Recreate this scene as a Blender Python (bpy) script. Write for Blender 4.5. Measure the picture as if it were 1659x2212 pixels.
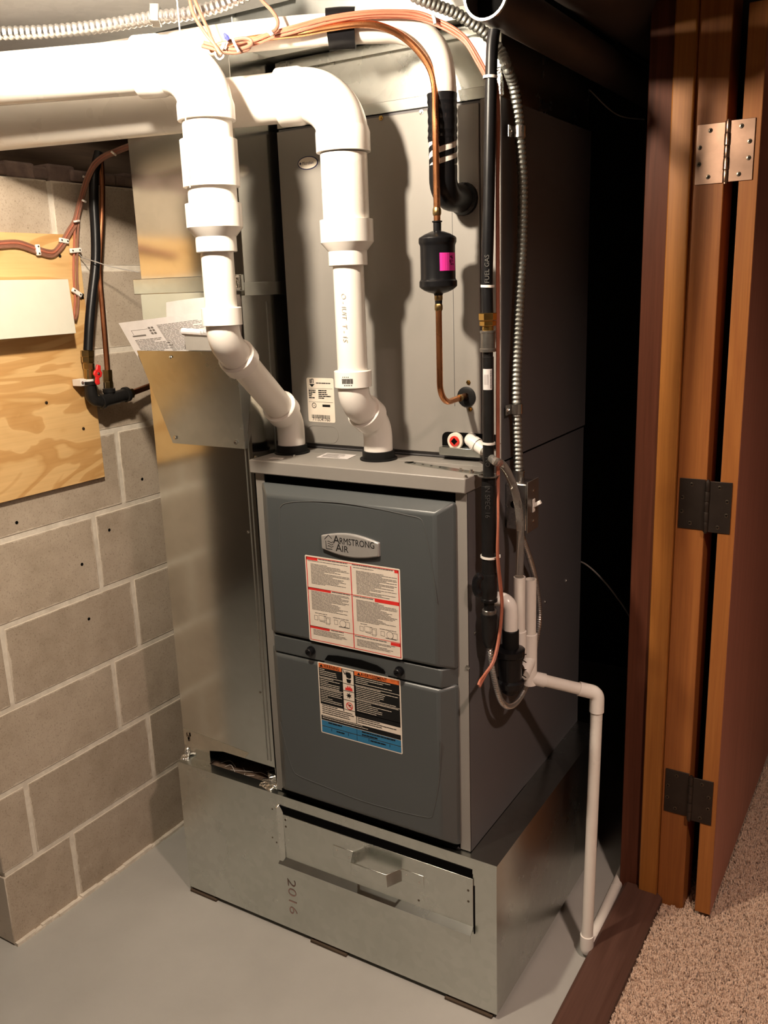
import bpy, bmesh, math, random
from mathutils import Vector, Matrix
random.seed(7)
scene = bpy.context.scene
for o in list(bpy.data.objects): bpy.data.objects.remove(o)
COL = scene.collection

# ------------------------------------------------------------------ camera
F = 1924.4
CAM = Vector((.7332, -1.489, 1.5534))
yaw, tilt, roll = .5537, .248, -.0347
FW = Vector((-math.sin(yaw)*math.cos(tilt), math.cos(yaw)*math.cos(tilt), -math.sin(tilt)))
_r = FW.cross(Vector((0, 0, 1))).normalized(); _u = _r.cross(FW)
RT = _r*math.cos(roll) + _u*math.sin(roll); UP = _u*math.cos(roll) - _r*math.sin(roll)
cd = bpy.data.cameras.new('camera'); cam = bpy.data.objects.new('camera', cd); COL.objects.link(cam)
cd.sensor_fit = 'HORIZONTAL'; cd.sensor_width = 36; cd.lens = F*36/1659; cd.clip_start = .02
cam.matrix_world = Matrix(((RT.x, UP.x, -FW.x, CAM.x), (RT.y, UP.y, -FW.y, CAM.y), (RT.z, UP.z, -FW.z, CAM.z), (0, 0, 0, 1)))
scene.camera = cam

# ------------------------------------------------------------------ world, exposure
w = bpy.data.worlds.new('world'); scene.world = w; w.use_nodes = True
w.node_tree.nodes['Background'].inputs[0].default_value = (.9, .8, .7, 1)
w.node_tree.nodes['Background'].inputs[1].default_value = .012
scene.view_settings.view_transform = 'Standard'
scene.view_settings.look = 'None'
scene.view_settings.exposure = 0.0
scene.view_settings.gamma = 1
scene.view_settings.use_curve_mapping = False
BULB = Vector((-.27, -.60, 2.035)); BULB_STRENGTH = 1750
ROOM = Vector((1.05, -.80, 2.27)); ROOM_STRENGTH = 1300

# ------------------------------------------------------------------ survey helpers: sight line of a survey point met with a known plane
def ray(u, v): return FW + RT*((u-829.5)/F) - UP*((v-1106)/F)
def PX(u, v, x): d = ray(u, v); return CAM + d*((x-CAM.x)/d.x)
def PY(u, v, y): d = ray(u, v); return CAM + d*((y-CAM.y)/d.y)
def PZ(u, v, z): d = ray(u, v); return CAM + d*((z-CAM.z)/d.z)
def PD(u, v, t): return CAM + ray(u, v)*t
V = Vector

# ------------------------------------------------------------------ materials
def nt(name):
    m = bpy.data.materials.new(name); m.use_nodes = True
    t = m.node_tree; b = t.nodes['Principled BSDF']; return m, t, b
def coord(t, scale=(1, 1, 1), kind='Object'):
    c = t.nodes.new('ShaderNodeTexCoord'); mp = t.nodes.new('ShaderNodeMapping')
    mp.inputs['Scale'].default_value = scale; t.links.new(c.outputs[kind], mp.inputs[0]); return mp.outputs[0]
def world_coord(t, scale=(1, 1, 1)):
    c = t.nodes.new('ShaderNodeNewGeometry'); mp = t.nodes.new('ShaderNodeMapping')
    mp.inputs['Scale'].default_value = scale; t.links.new(c.outputs['Position'], mp.inputs[0]); return mp.outputs[0]
def noise(t, vec, scale, detail=4, rough=.6, dist=0):
    n = t.nodes.new('ShaderNodeTexNoise'); n.inputs['Scale'].default_value = scale
    n.inputs['Detail'].default_value = detail; n.inputs['Roughness'].default_value = rough; n.inputs['Distortion'].default_value = dist
    t.links.new(vec, n.inputs['Vector']); return n.outputs['Fac']
def ramp(t, fac, stops):
    r = t.nodes.new('ShaderNodeValToRGB'); e = r.color_ramp.elements
    while len(e) < len(stops): e.new(.5)
    for k, (p, c) in enumerate(stops):
        e[k].position = p; e[k].color = (*c, 1) if len(c) == 3 else c
    t.links.new(fac, r.inputs[0]); return r.outputs[0]
def mix(t, fac, a, b, mode='MIX'):
    n = t.nodes.new('ShaderNodeMix'); n.data_type = 'RGBA'; n.blend_type = mode
    if isinstance(fac, float): n.inputs[0].default_value = fac
    else: t.links.new(fac, n.inputs[0])
    for k, x in ((6, a), (7, b)):
        if isinstance(x, tuple): n.inputs[k].default_value = (*x, 1)
        else: t.links.new(x, n.inputs[k])
    return n.outputs[2]
def bump(t, b, h, strength=.3, dist=.002):
    n = t.nodes.new('ShaderNodeBump'); n.inputs['Strength'].default_value = strength; n.inputs['Distance'].default_value = dist
    t.links.new(h, n.inputs['Height']); t.links.new(n.outputs[0], b.inputs['Normal'])
def rng(t, fac, lo, hi):
    n = t.nodes.new('ShaderNodeMapRange'); n.inputs['To Min'].default_value = lo; n.inputs['To Max'].default_value = hi
    t.links.new(fac, n.inputs[0]); return n.outputs[0]
def plain(name, c, rough=.5, metal=0., vary=.06, spec=.5, scale=30, coat=0., bs=0., bscale=200):
    m, t, b = nt(name); b.inputs['Metallic'].default_value = metal
    v = world_coord(t); n = noise(t, v, scale)
    d = tuple(max(0, x*(1-vary)) for x in c); l = tuple(min(1, x*(1+vary)) for x in c)
    t.links.new(ramp(t, n, [(.3, d), (.7, l)]), b.inputs['Base Color'])
    t.links.new(rng(t, n, max(.03, rough-.05), rough+.05), b.inputs['Roughness'])
    b.inputs['Specular IOR Level'].default_value = spec; b.inputs['Coat Weight'].default_value = coat
    if bs: bump(t, b, noise(t, v, bscale, 2), bs, .001)
    return m
def galv(name, c=(.66, .67, .655), rough=.36, spangle=.035, stain=.0):
    m, t, b = nt(name); b.inputs['Metallic'].default_value = 1
    v = world_coord(t)
    vo = t.nodes.new('ShaderNodeTexVoronoi'); vo.inputs['Scale'].default_value = 55; t.links.new(v, vo.inputs['Vector'])
    s = t.nodes.new('ShaderNodeSeparateColor'); t.links.new(vo.outputs['Color'], s.inputs[0])
    n = noise(t, v, 3.5, 6)
    c1 = ramp(t, s.outputs[0], [(0, tuple(x*(1-spangle) for x in c)), (1, tuple(min(1, x*(1+spangle)) for x in c))])
    c2 = ramp(t, n, [(.3, (.90, .90, .88)), (.7, (1, 1, 1))])
    t.links.new(mix(t, 1., c1, c2, 'MULTIPLY'), b.inputs['Base Color'])
    t.links.new(rng(t, n, rough-.03, rough+.03), b.inputs['Roughness'])
    bump(t, b, noise(t, v, 4, 1), .035, .003)
    return m
def wood(name, c1, c2, c3, rough=.42, stretch=(30, 30, 1.6), coat=.0, knots=False):
    m, t, b = nt(name); v = world_coord(t, stretch)
    n = noise(t, v, 1.0, 6, .6, 1.2)
    col = ramp(t, n, [(.25, c1), (.5, c2), (.75, c3)])
    g = noise(t, world_coord(t, tuple(s*9 if s > 5 else s*3 for s in stretch)), 1.0, 3)
    gc = ramp(t, g, [(.3, (.82, .82, .82)), (.6, (1, 1, 1))])
    t.links.new(mix(t, .8, col, gc, 'MULTIPLY'), b.inputs['Base Color'])
    b.inputs['Roughness'].default_value = rough; b.inputs['Coat Weight'].default_value = coat; b.inputs['Coat Roughness'].default_value = .25; b.inputs['Specular IOR Level'].default_value = .22
    bump(t, b, g, .05, .001); return m

MAT = {}
def build_materials():
    # painted concrete floor
    m, t, b = nt('painted_floor'); v = world_coord(t)
    n = noise(t, v, 3, 6); n2 = noise(t, v, 60, 3)
    t.links.new(ramp(t, n, [(.3, (.36, .355, .33)), (.7, (.425, .42, .395))]), b.inputs['Base Color'])
    t.links.new(rng(t, n, .30, .48), b.inputs['Roughness']); bump(t, b, n, .25, .006); MAT['floor'] = m
    # concrete block
    m, t, b = nt('concrete_block'); v = world_coord(t)
    n = noise(t, v, 7, 8, .65); f = noise(t, v, 260, 3, .7); st = noise(t, v, 4.3, 5, .6, .6)
    base = ramp(t, n, [(.25, (.35, .285, .215)), (.5, (.45, .375, .295)), (.78, (.53, .455, .37))])
    pit = ramp(t, f, [(.3, (.62, .60, .58)), (.45, (1, 1, 1))])
    lite = ramp(t, st, [(.66, (0, 0, 0)), (.70, (1, 1, 1))])
    c = mix(t, 1., base, pit, 'MULTIPLY')
    inf = t.nodes.new('ShaderNodeObjectInfo')
    tone = ramp(t, inf.outputs['Random'], [(0, (.86, .85, .84)), (1, (1.0, 1.0, 1.0))])
    c = mix(t, 1., c, tone, 'MULTIPLY')
    fl = t.nodes.new('ShaderNodeMath'); fl.operation = 'MULTIPLY'; fl.inputs[1].default_value = .25; t.links.new(lite, fl.inputs[0])
    c = mix(t, fl.outputs[0], c, (.58, .51, .43))
    tc = t.nodes.new('ShaderNodeTexCoord'); sx = t.nodes.new('ShaderNodeSeparateXYZ'); t.links.new(tc.outputs['Generated'], sx.inputs[0])
    def mth(op, a, bb=None):
        q = t.nodes.new('ShaderNodeMath'); q.operation = op
        for k, x in enumerate((a, bb)):
            if x is None: continue
            if isinstance(x, (int, float)): q.inputs[k].default_value = x
            else: t.links.new(x, q.inputs[k])
        return q.outputs[0]
    ey = mth('MULTIPLY', mth('MINIMUM', sx.outputs[1], mth('SUBTRACT', 1., sx.outputs[1])), .39)
    ez = mth('MULTIPLY', mth('MINIMUM', sx.outputs[2], mth('SUBTRACT', 1., sx.outputs[2])), .19)
    ed = mth('SUBTRACT', mth('MULTIPLY', mth('POWER', noise(t, v, 24, 5, .7), 2.), .020), mth('MINIMUM', ey, ez))
    sm = mth('MULTIPLY', ed, 350.); sm.node.use_clamp = True
    c = mix(t, mth('MULTIPLY', sm, .8), c, (.62, .55, .46))
    t.links.new(c, b.inputs['Base Color']); b.inputs['Roughness'].default_value = .92; bump(t, b, f, .5, .0016); MAT['block'] = m
    m, t, b = nt('mortar'); v = world_coord(t); n = noise(t, v, 35, 6)
    t.links.new(ramp(t, n, [(.3, (.56, .50, .42)), (.7, (.74, .68, .59))]), b.inputs['Base Color']); b.inputs['Roughness'].default_value = .95
    bump(t, b, n, .8, .003); MAT['mortar'] = m
    # plywood: wandering rotary-cut figure
    m, t, b = nt('plywood'); v = world_coord(t, (1, 1.3, 4.2))
    wv = t.nodes.new('ShaderNodeTexNoise'); wv.inputs['Scale'].default_value = 1.7; wv.inputs['Detail'].default_value = 2.5; wv.inputs['Distortion'].default_value = 1.3
    t.links.new(v, wv.inputs['Vector'])
    mm = t.nodes.new('ShaderNodeMath'); mm.operation = 'MULTIPLY'; mm.inputs[1].default_value = 5.5; t.links.new(wv.outputs['Fac'], mm.inputs[0])
    fr = t.nodes.new('ShaderNodeMath'); fr.operation = 'FRACT'; t.links.new(mm.outputs[0], fr.inputs[0])
    col = ramp(t, fr.outputs[0], [(0, (.69, .45, .20)), (.45, (.66, .42, .18)), (.62, (.52, .29, .10)), (.94, (.57, .33, .125)), (1, (.69, .45, .20))])
    g = noise(t, world_coord(t, (40, 6, 160)), 1, 3)
    t.links.new(mix(t, .6, col, ramp(t, g, [(.3, (.86, .84, .8)), (.6, (1, 1, 1))]), 'MULTIPLY'), b.inputs['Base Color'])
    b.inputs['Roughness'].default_value = .6; MAT['ply'] = m
    MAT['galv'] = galv('galvanized_steel', (.62, .64, .61), .27, .035)
    MAT['galv_duct'] = galv('duct_galvanized', (.66, .67, .64), .15, .02)
    MAT['galv_dull'] = galv('galvanized_dull', (.46, .475, .465), .45)
    MAT['galv_pale'] = galv('galvanized_pale', (.80, .79, .78), .55); MAT['galv_pale'].node_tree.nodes['Principled BSDF'].inputs['Metallic'].default_value = .3
    MAT['galv_tape'] = galv('dull_foil_tape', (.66, .61, .52), .5)
    MAT['galv_bright'] = galv('foil_tape', (.82, .82, .80), .22)
    b = MAT['galv_bright'].node_tree.nodes['Principled BSDF']; bump(MAT['galv_bright'].node_tree, b, noise(MAT['galv_bright'].node_tree, world_coord(MAT['galv_bright'].node_tree), 90, 3), .8, .006)
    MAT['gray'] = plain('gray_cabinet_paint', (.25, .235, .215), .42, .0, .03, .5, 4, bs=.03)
    MAT['gray_shaded'] = plain('gray_cabinet_paint_shaded', (.100, .097, .102), .45, 0, .03, .4, 5, bs=.12, bscale=350)  # same paint as the front, darkened to carry the shade on the sides
    MAT['charcoal'] = plain('charcoal_door_enamel', (.070, .078, .080), .34, 0, .03, .5, 6, bs=.07, bscale=420)
    MAT['charcoal_line'] = plain('charcoal_bead', (.08, .086, .087), .3, 0, .03)
    MAT['badge'] = plain('badge_plastic', (.29, .28, .265), .35, .1, .04)
    MAT['badge_rim'] = plain('badge_rim', (.42, .41, .40), .3, .3, .04)
    MAT['black'] = plain('black_plastic', (.006, .006, .007), .30, 0, .1, .28)
    MAT['rubber'] = plain('black_rubber', (.007, .007, .007), .5, 0, .15, .22, 40)
    MAT['tape'] = plain('black_tape', (.006, .006, .007), .30, 0, .15, .3, 25, bs=.25, bscale=45)
    MAT['iron'] = plain('black_iron', (.010, .0095, .0095), .36, .0, .2, .3, 60, bs=.2, bscale=300)
    MAT['iron_bare'] = plain('bare_iron', (.34, .325, .30), .3, .9, .2)
    MAT['hose'] = plain('black_jacket', (.007, .007, .008), .36, 0, .1, .28)
    MAT['pvc'] = plain('white_pvc', (.80, .76, .70), .28, 0, .02, .5, 5)
    MAT['pvc_fit'] = plain('white_pvc_fitting', (.83, .79, .74), .25, 0, .02, .5, 5)
    MAT['ink'] = plain('black_ink', (.010, .010, .010), .6, 0, .05, .15)
    MAT['ink_soft'] = plain('grey_ink', (.13, .115, .105), .7)
    MAT['ink_emboss'] = plain('emboss_print', (.035, .034, .033), .5)
    MAT['ink_dim'] = plain('dim_print', (.10, .098, .09), .5)
    MAT['ink_faint'] = plain('faint_ink', (.42, .40, .37), .6)
    MAT['paper'] = plain('white_paper', (.62, .585, .575), .75)
    MAT['label'] = plain('cream_label', (.76, .68, .58), .45)
    MAT['red'] = plain('label_red', (.70, .03, .025), .45)
    MAT['orange'] = plain('label_orange', (.72, .16, .035), .45)
    MAT['blue'] = plain('label_blue', (.022, .17, .34), .45)
    MAT['navy'] = plain('navy', (.02, .02, .07), .4)
    MAT['pink'] = plain('pink_sticker', (.80, .035, .36), .5)
    MAT['copper'] = plain('copper_tube', (.62, .27, .12), .27, 1, .12, .5, 25)
    MAT['copper_old'] = plain('tarnished_copper', (.42, .17, .085), .34, 1, .2, .5, 25)
    MAT['brass'] = plain('brass', (.62, .40, .12), .24, 1, .12)
    MAT['brass_old'] = plain('tarnished_brass', (.40, .28, .12), .3, 1, .2)
    MAT['insul'] = plain('white_insulation', (.80, .74, .67), .6, 0, .03, .4, 12, bs=.6, bscale=38)
    MAT['wire'] = plain('salmon_wire_jacket', (.38, .125, .075), .4, 0, .1)
    MAT['wire2'] = plain('brown_wire_jacket', (.23, .105, .068), .42, 0, .1)
    MAT['wire3'] = plain('grey_wire', (.35, .33, .31), .4)
    MAT['nylon'] = plain('white_nylon', (.80, .77, .72), .35)
    MAT['flex'] = galv('flex_conduit', (.34, .35, .33), .5)
    MAT['flex_bright'] = galv('bright_flex_conduit', (.62, .61, .61), .34)
    MAT['steel'] = plain('zinc_steel', (.60, .59, .57), .27, 1, .1)
    MAT['cover'] = plain('switch_cover_steel', (.20, .185, .17), .4, .8, .1)
    MAT['screw'] = plain('screw_steel', (.62, .60, .56), .22, 1, .1)
    MAT['screw_dark'] = plain('dark_screw', (.16, .13, .10), .35, 1, .1)
    MAT['hinge'] = plain('bronze_hinge_lit', (.36, .225, .16), .30, 1, .15, .5, 20)  # bronze of the top hinge, with the bulb's reflection put into the colour
    MAT['hinge_shaded'] = plain('bronze_hinge_shaded', (.060, .046, .038), .42, .85, .15, .5, 20)  # same bronze darkened for the two hinges far from the bulb
    MAT['wood_door'] = wood('stained_door_edge', (.27, .090, .024), (.34, .125, .032), (.40, .155, .042))
    MAT['wood_face'] = wood('stained_door_face', (.40, .150, .098), (.45, .172, .112), (.50, .195, .128), .45)
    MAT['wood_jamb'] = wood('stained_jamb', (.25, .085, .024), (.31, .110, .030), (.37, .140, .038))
    MAT['wood_jamb_shaded'] = wood('stained_jamb_shaded', (.075, .025, .014), (.10, .034, .019), (.13, .045, .024)); MAT['wood_jamb_shaded'].node_tree.nodes['Principled BSDF'].inputs['Specular IOR Level'].default_value = .06  # jamb stain darkened: shade on this turned-away board is in the colour
    MAT['wood_stop'] = wood('stained_stop', (.29, .105, .022), (.36, .140, .030), (.42, .170, .040))
    MAT['wood_sill'] = wood('brown_threshold', (.085, .042, .030), (.105, .052, .038), (.13, .066, .048), .45, (25, 1.5, 25))
    MAT['joist'] = wood('old_joist', (.06, .040, .028), (.085, .056, .038), (.11, .072, .05), .8, (20, 1.5, 20), 0)
    MAT['joist_shim'] = wood('hardboard_shim', (.06, .045, .03), (.09, .065, .045), (.11, .085, .06), .8, (2, 25, 60), 0)
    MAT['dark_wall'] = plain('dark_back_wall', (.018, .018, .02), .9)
    MAT['drywall'] = plain('drywall', (.42, .37, .32), .85)
    MAT['darkduct'] = plain('dark_duct_steel', (.10, .078, .068), .5, .5, .15, .4, 8)
    MAT['glassfibre'] = plain('brown_insulation', (.10, .07, .05), .9, 0, .5, .2, 60, bs=.8, bscale=90)
    MAT['sillseal'] = plain('pink_sill_insulation', (.20, .145, .125), .95, 0, .3, .2, 30, bs=1, bscale=60)
    MAT['white_box'] = plain('white_enamel', (.64, .62, .53), .4, 0, .02)
    MAT['redplastic'] = plain('red_handle', (.62, .02, .02), .35)
    MAT['redclay'] = plain('red_plug', (.60, .03, .02), .4)
    MAT['stencil'] = plain('stencil_ink', (.30, .19, .165), .6)
    MAT['bluenut'] = plain('blue_wire_nut', (.05, .06, .30), .4)
    MAT['darkhole'] = plain('dark_interior', (.005, .005, .005), .9, 0, .05, 0.)
    MAT['panelling'] = plain('dark_panelling', (.085, .065, .048), .8)
    # clear vinyl tube
    m, t, b = nt('clear_vinyl'); b.inputs['Base Color'].default_value = (.93, .89, .82, 1)
    b.inputs['Transmission Weight'].default_value = .88; b.inputs['IOR'].default_value = 1.2
    t.links.new(rng(t, noise(t, world_coord(t), 20), .05, .14), b.inputs['Roughness']); MAT['vinyl'] = m
    # carpet
    for nm, k in (('carpet', 1.), ('carpet_base', .7)):
        m, t, b = nt(nm); v = world_coord(t); n = noise(t, v, 85, 3, .75); n2 = noise(t, v, 380, 2)
        c = ramp(t, n, [(.34, (.22*k, .12*k, .07*k)), (.44, (.56*k, .38*k, .27*k)), (.6, (.68*k, .49*k, .365*k)), (.75, (.80*k, .62*k, .49*k))])
        t.links.new(mix(t, .5, c, ramp(t, n2, [(.3, (.6, .6, .6)), (.6, (1, 1, 1))]), 'MULTIPLY'), b.inputs['Base Color'])
        b.inputs['Roughness'].default_value = .95; b.inputs['Sheen Weight'].default_value = .2; bump(t, b, n, .8, .004); MAT[nm] = m
    for nm, c, s in (('bulb', (1, .85, .67), BULB_STRENGTH), ('roomlamp', (1, .74, .60), ROOM_STRENGTH)):
        m, t, b = nt(nm + '_glow'); b.inputs['Base Color'].default_value = (.9, .9, .9, 1)
        b.inputs['Emission Color'].default_value = (*c, 1); b.inputs['Emission Strength'].default_value = s; MAT[nm] = m
build_materials()

# ------------------------------------------------------------------ mesh builder
def perp(d):
    d = d.normalized(); a = V((0, 0, 1)) if abs(d.z) < .9 else V((1, 0, 0))
    x = d.cross(a).normalized(); return x, d.cross(x).normalized()
def smooth_path(pts, n=8):
    pts = [V(p) for p in pts]
    if len(pts) < 3: return pts
    q = [pts[0]*2-pts[1]] + pts + [pts[-1]*2-pts[-2]]; out = []
    for i in range(1, len(q)-2):
        a, b, c, d = q[i-1:i+3]
        for k in range(n):
            s = k/n
            out.append(.5*((2*b) + (c-a)*s + (2*a-5*b+4*c-d)*s*s + (3*b-a-3*c+d)*s**3))
    out.append(pts[-1]); return out
def fillet_path(pts, rad, n=8):
    pts = [V(p) for p in pts]; out = [pts[0]]
    for i in range(1, len(pts)-1):
        a, b, c = pts[i-1:i+2]; d1 = (a-b).normalized(); d2 = (c-b).normalized()
        ang = d1.angle(d2); r = rad[i-1] if isinstance(rad, (list, tuple)) else rad
        tl = min(r/math.tan(ang/2), (a-b).length*.95, (c-b).length*.95); r = tl*math.tan(ang/2)
        p1 = b+d1*tl; p2 = b+d2*tl; ce = b+(d1+d2).normalized()*(r/math.sin(ang/2))
        u = p1-ce; wv = p2-ce; th = u.angle(wv)
        for k in range(n+1):
            s = k/n; out.append(ce + (u*math.sin((1-s)*th) + wv*math.sin(s*th))/math.sin(th))
    out.append(pts[-1]); return out
def resample(pts, step):
    pts = [V(p) for p in pts]; out = [pts[0]]; acc = 0.
    for a, b in zip(pts, pts[1:]):
        L = (b-a).length
        if L < 1e-9: continue
        s = step-acc
        while s <= L: out.append(a+(b-a)*(s/L)); s += step
        acc = L-(s-step)
    return out
class MB:
    def __init__(s): s.v = []; s.f = []; s.m = []; s.cur = 0
    def add(s, vs, fs):
        o = len(s.v); s.v += [V(p) for p in vs]; s.f += [tuple(i+o for i in f) for f in fs]; s.m += [s.cur]*len(fs); return s
    def box(s, x0, y0, z0, x1, y1, z1):
        return s.add([(x, y, z) for x in (x0, x1) for y in (y0, y1) for z in (z0, z1)],
                     [(0, 1, 3, 2), (4, 6, 7, 5), (0, 4, 5, 1), (2, 3, 7, 6), (0, 2, 6, 4), (1, 5, 7, 3)])
    def obox(s, c, a, b, d):
        c, a, b, d = V(c), V(a), V(b), V(d)
        return s.add([c+a*i+b*j+d*k for i in (-1, 1) for j in (-1, 1) for k in (-1, 1)],
                     [(0, 1, 3, 2), (4, 6, 7, 5), (0, 4, 5, 1), (2, 3, 7, 6), (0, 2, 6, 4), (1, 5, 7, 3)])
    def tube(s, pts, r, n=14, cap=True):
        pts = [V(p) for p in pts]; N = len(pts); rs = r if isinstance(r, (list, tuple)) else [r]*N
        T = []
        for i in range(N):
            d = pts[min(i+1, N-1)] - pts[max(i-1, 0)]; T.append(d.normalized())
        x, y = perp(T[0]); vs = []
        for i in range(N):
            if i:
                x = (x - T[i]*x.dot(T[i])).normalized(); y = T[i].cross(x)
            for k in range(n):
                a = 2*math.pi*k/n; vs.append(pts[i] + (x*math.cos(a)+y*math.sin(a))*rs[i])
        fs = [(i*n+k, i*n+(k+1) % n, (i+1)*n+(k+1) % n, (i+1)*n+k) for i in range(N-1) for k in range(n)]
        if cap: fs += [tuple(range(n-1, -1, -1)), tuple((N-1)*n+k for k in range(n))]
        return s.add(vs, fs)
    def lathe(s, c, ax, prof, n=20, cap=True):
        c, ax = V(c), V(ax).normalized(); x, y = perp(ax); vs = []
        for (tt, r) in prof:
            for k in range(n):
                a = 2*math.pi*k/n; vs.append(c+ax*tt+(x*math.cos(a)+y*math.sin(a))*r)
        N = len(prof)
        fs = [(i*n+k, i*n+(k+1) % n, (i+1)*n+(k+1) % n, (i+1)*n+k) for i in range(N-1) for k in range(n)]
        if cap: fs += [tuple(range(n-1, -1, -1)), tuple((N-1)*n+k for k in range(n))]
        return s.add(vs, fs)
    def prism(s, poly, d):
        poly = [V(p) for p in poly]; d = V(d); n = len(poly)
        return s.add(poly+[p+d for p in poly], [tuple(range(n-1, -1, -1)), tuple(range(n, 2*n))] + [(k, (k+1) % n, n+(k+1) % n, n+k) for k in range(n)])
    def frustum(s, A, B):
        n = len(A); return s.add(list(A)+list(B), [tuple(range(n-1, -1, -1)), tuple(range(n, 2*n))] + [(k, (k+1) % n, n+(k+1) % n, n+k) for k in range(n)])
    def build(s, name, mat, parent=None, bevel=0, ang=24, sub=0):
        me = bpy.data.meshes.new(name)
        lo = [min(p[i] for p in s.v) for i in range(3)]; hi = [max(p[i] for p in s.v) for i in range(3)]
        c = V([(a+b)/2 for a, b in zip(lo, hi)])
        if parent is None: c.z = lo[2]
        me.from_pydata([p-c for p in s.v], [], s.f)
        bm = bmesh.new(); bm.from_mesh(me); bmesh.ops.recalc_face_normals(bm, faces=bm.faces); bm.to_mesh(me); bm.free()
        for mm in (mat if isinstance(mat, (list, tuple)) else [mat]): me.materials.append(MAT[mm])
        for k, p in enumerate(me.polygons): p.use_smooth = True; p.material_index = s.m[k]
        me.set_sharp_from_angle(angle=math.radians(ang))
        o = bpy.data.objects.new(name, me); COL.objects.link(o)
        if bevel:
            bv = o.modifiers.new('bevel', 'BEVEL'); bv.width = bevel; bv.segments = 2; bv.limit_method = 'ANGLE'; bv.angle_limit = math.radians(40); bv.harden_normals = False
        place(o, c, parent); return o
WORLDPOS = {}
def place(o, c, parent):
    c = V(c); WORLDPOS[o.name] = c.copy()
    if parent is not None:
        o.parent = parent; o.location = c - WORLDPOS[parent.name]
    else: o.location = c
def tag(o, label=None, cat=None, group=None, kind=None):
    if label: o['label'] = label
    if cat: o['category'] = cat
    if group: o['group'] = group
    if kind: o['kind'] = kind
    return o
def thing(name, loc, label, cat, group=None, kind=None):
    o = bpy.data.objects.new(name, None); COL.objects.link(o); o.empty_display_size = .05
    place(o, loc, None); return tag(o, label, cat, group, kind)
def rbox(name, x0, y0, z0, x1, y1, z1, mat, parent=None, bevel=.002):
    return MB().box(x0, y0, z0, x1, y1, z1).build(name, mat, parent, bevel)
def text(name, s, O, U, W, size, mat, parent, ext=.0002, bold=0., sx=1.):
    """lettering lying on a surface: O = start of the baseline, U = reading direction, W = up"""
    c = bpy.data.curves.new(name, 'FONT'); c.body = s; c.size = 1; c.extrude = 0; c.offset = bold; c.resolution_u = 3
    to = bpy.data.objects.new(name, c); COL.objects.link(to)
    me0 = bpy.data.meshes.new_from_object(to); bpy.data.objects.remove(to)
    U, W = V(U).normalized(), V(W).normalized(); N = U.cross(W)
    mb = MB(); mb.v = [V(O)+U*(p.co.x*size*sx)+W*(p.co.y*size)+N*ext for p in me0.vertices]
    mb.f = [tuple(p.vertices) for p in me0.polygons]; mb.m = [0]*len(mb.f)
    bpy.data.meshes.remove(me0); return mb.build(name, mat, parent)
class Lab:
    """a flat printed label: corner O (top left), unit vectors right U, down D"""
    def __init__(s, O, U, D): s.O, s.U, s.D = V(O), V(U).normalized(), V(D).normalized(); s.N = s.D.cross(s.U)
    def pt(s, a, b, off=0.): return s.O+s.U*a+s.D*b+s.N*off
    def rect(s, mb, a0, b0, a1, b1, off=.0004):
        return mb.add([s.pt(a0, b0, off), s.pt(a1, b0, off), s.pt(a1, b1, off), s.pt(a0, b1, off)], [(0, 1, 2, 3)])
    def poly(s, mb, ps, off=.0004): return mb.add([s.pt(a, b, off) for a, b in ps], [tuple(range(len(ps)))])
    def sheet(s, w_, h, r=.003, th=.0005):
        ps = []
        for (cx, cy, a0) in ((w_-r, r, -90), (w_-r, h-r, 0), (r, h-r, 90), (r, r, 180)):
            for k in range(4): a = math.radians(a0+30*k); ps.append((cx+r*math.cos(a), cy+r*math.sin(a)))
        mb = MB(); mb.frustum([s.pt(a, b, 0) for a, b in ps], [s.pt(a, b, th) for a, b in ps]); return mb
    def lines(s, mb, a0, b0, a1, b1, pitch, th, off=.0007, short=.25, rnd=None):
        rnd = rnd or random; b = b0
        while b+th <= b1:
            L = (a1-a0)*(1-short*rnd.random()**2*2.2) if rnd.random() < .8 else (a1-a0)*(.3+.4*rnd.random())
            x = a0
            while x < a0+L:
                wl = min(.003+.009*rnd.random(), a0+L-x)
                if wl > .0005: s.rect(mb, x, b, x+wl, b+th, off)
                x += wl+.0007
            b += pitch
def screw_at(p, n, r=.0045, parent=None, mat='screw', name='screw', h=.003):
    return MB().lathe(V(p), n, [(0, r*1.25), (h*.3, r*1.25), (h*.35, r*.8), (h, r*.75)], 6 if name == 'hex_screw' else 10).build(name, mat, parent)
def phillips(p, n, r, parent, mat):
    n = V(n).normalized(); o = MB().lathe(V(p), n, [(0, r), (.0006, r*.95), (.0012, r*.5)], 12).build('screw', mat, parent)
    x, y = perp(n); a = (x+y*.35).normalized(); b_ = n.cross(a); mb = MB()
    mb.obox(V(p)+n*.0013, a*r*.55, b_*r*.13, n*.0003); mb.obox(V(p)+n*.0013, b_*r*.55, a*r*.13, n*.0003)
    mb.build('slot', 'darkhole', o); return o
def tie(p, axis, R, label, parent=None, w_=.0035, group='white nylon cable ties', head=None):
    mb = MB().lathe(V(p)-V(axis).normalized()*w_/2, axis, [(0, R-.0006), (0, R+.0008), (w_, R+.0008), (w_, R-.0006), (0, R-.0006)], 18, False)
    if head: h = V(head).normalized(); x, y = perp(h); mb.obox(V(p)+h*(R+.003), h*.004, x*.0025, y*.0025)
    o = mb.build('cable_tie', 'nylon', parent)
    return tag(o, label, 'cable tie', group) if parent is None else o
def corrugate(pts, r, pitch, amp=.14):
    q = resample(pts, pitch/4); rs = [r*(1+amp*(1, .35, -1, .35)[k % 4]) for k in range(len(q))]; return q, rs

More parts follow.
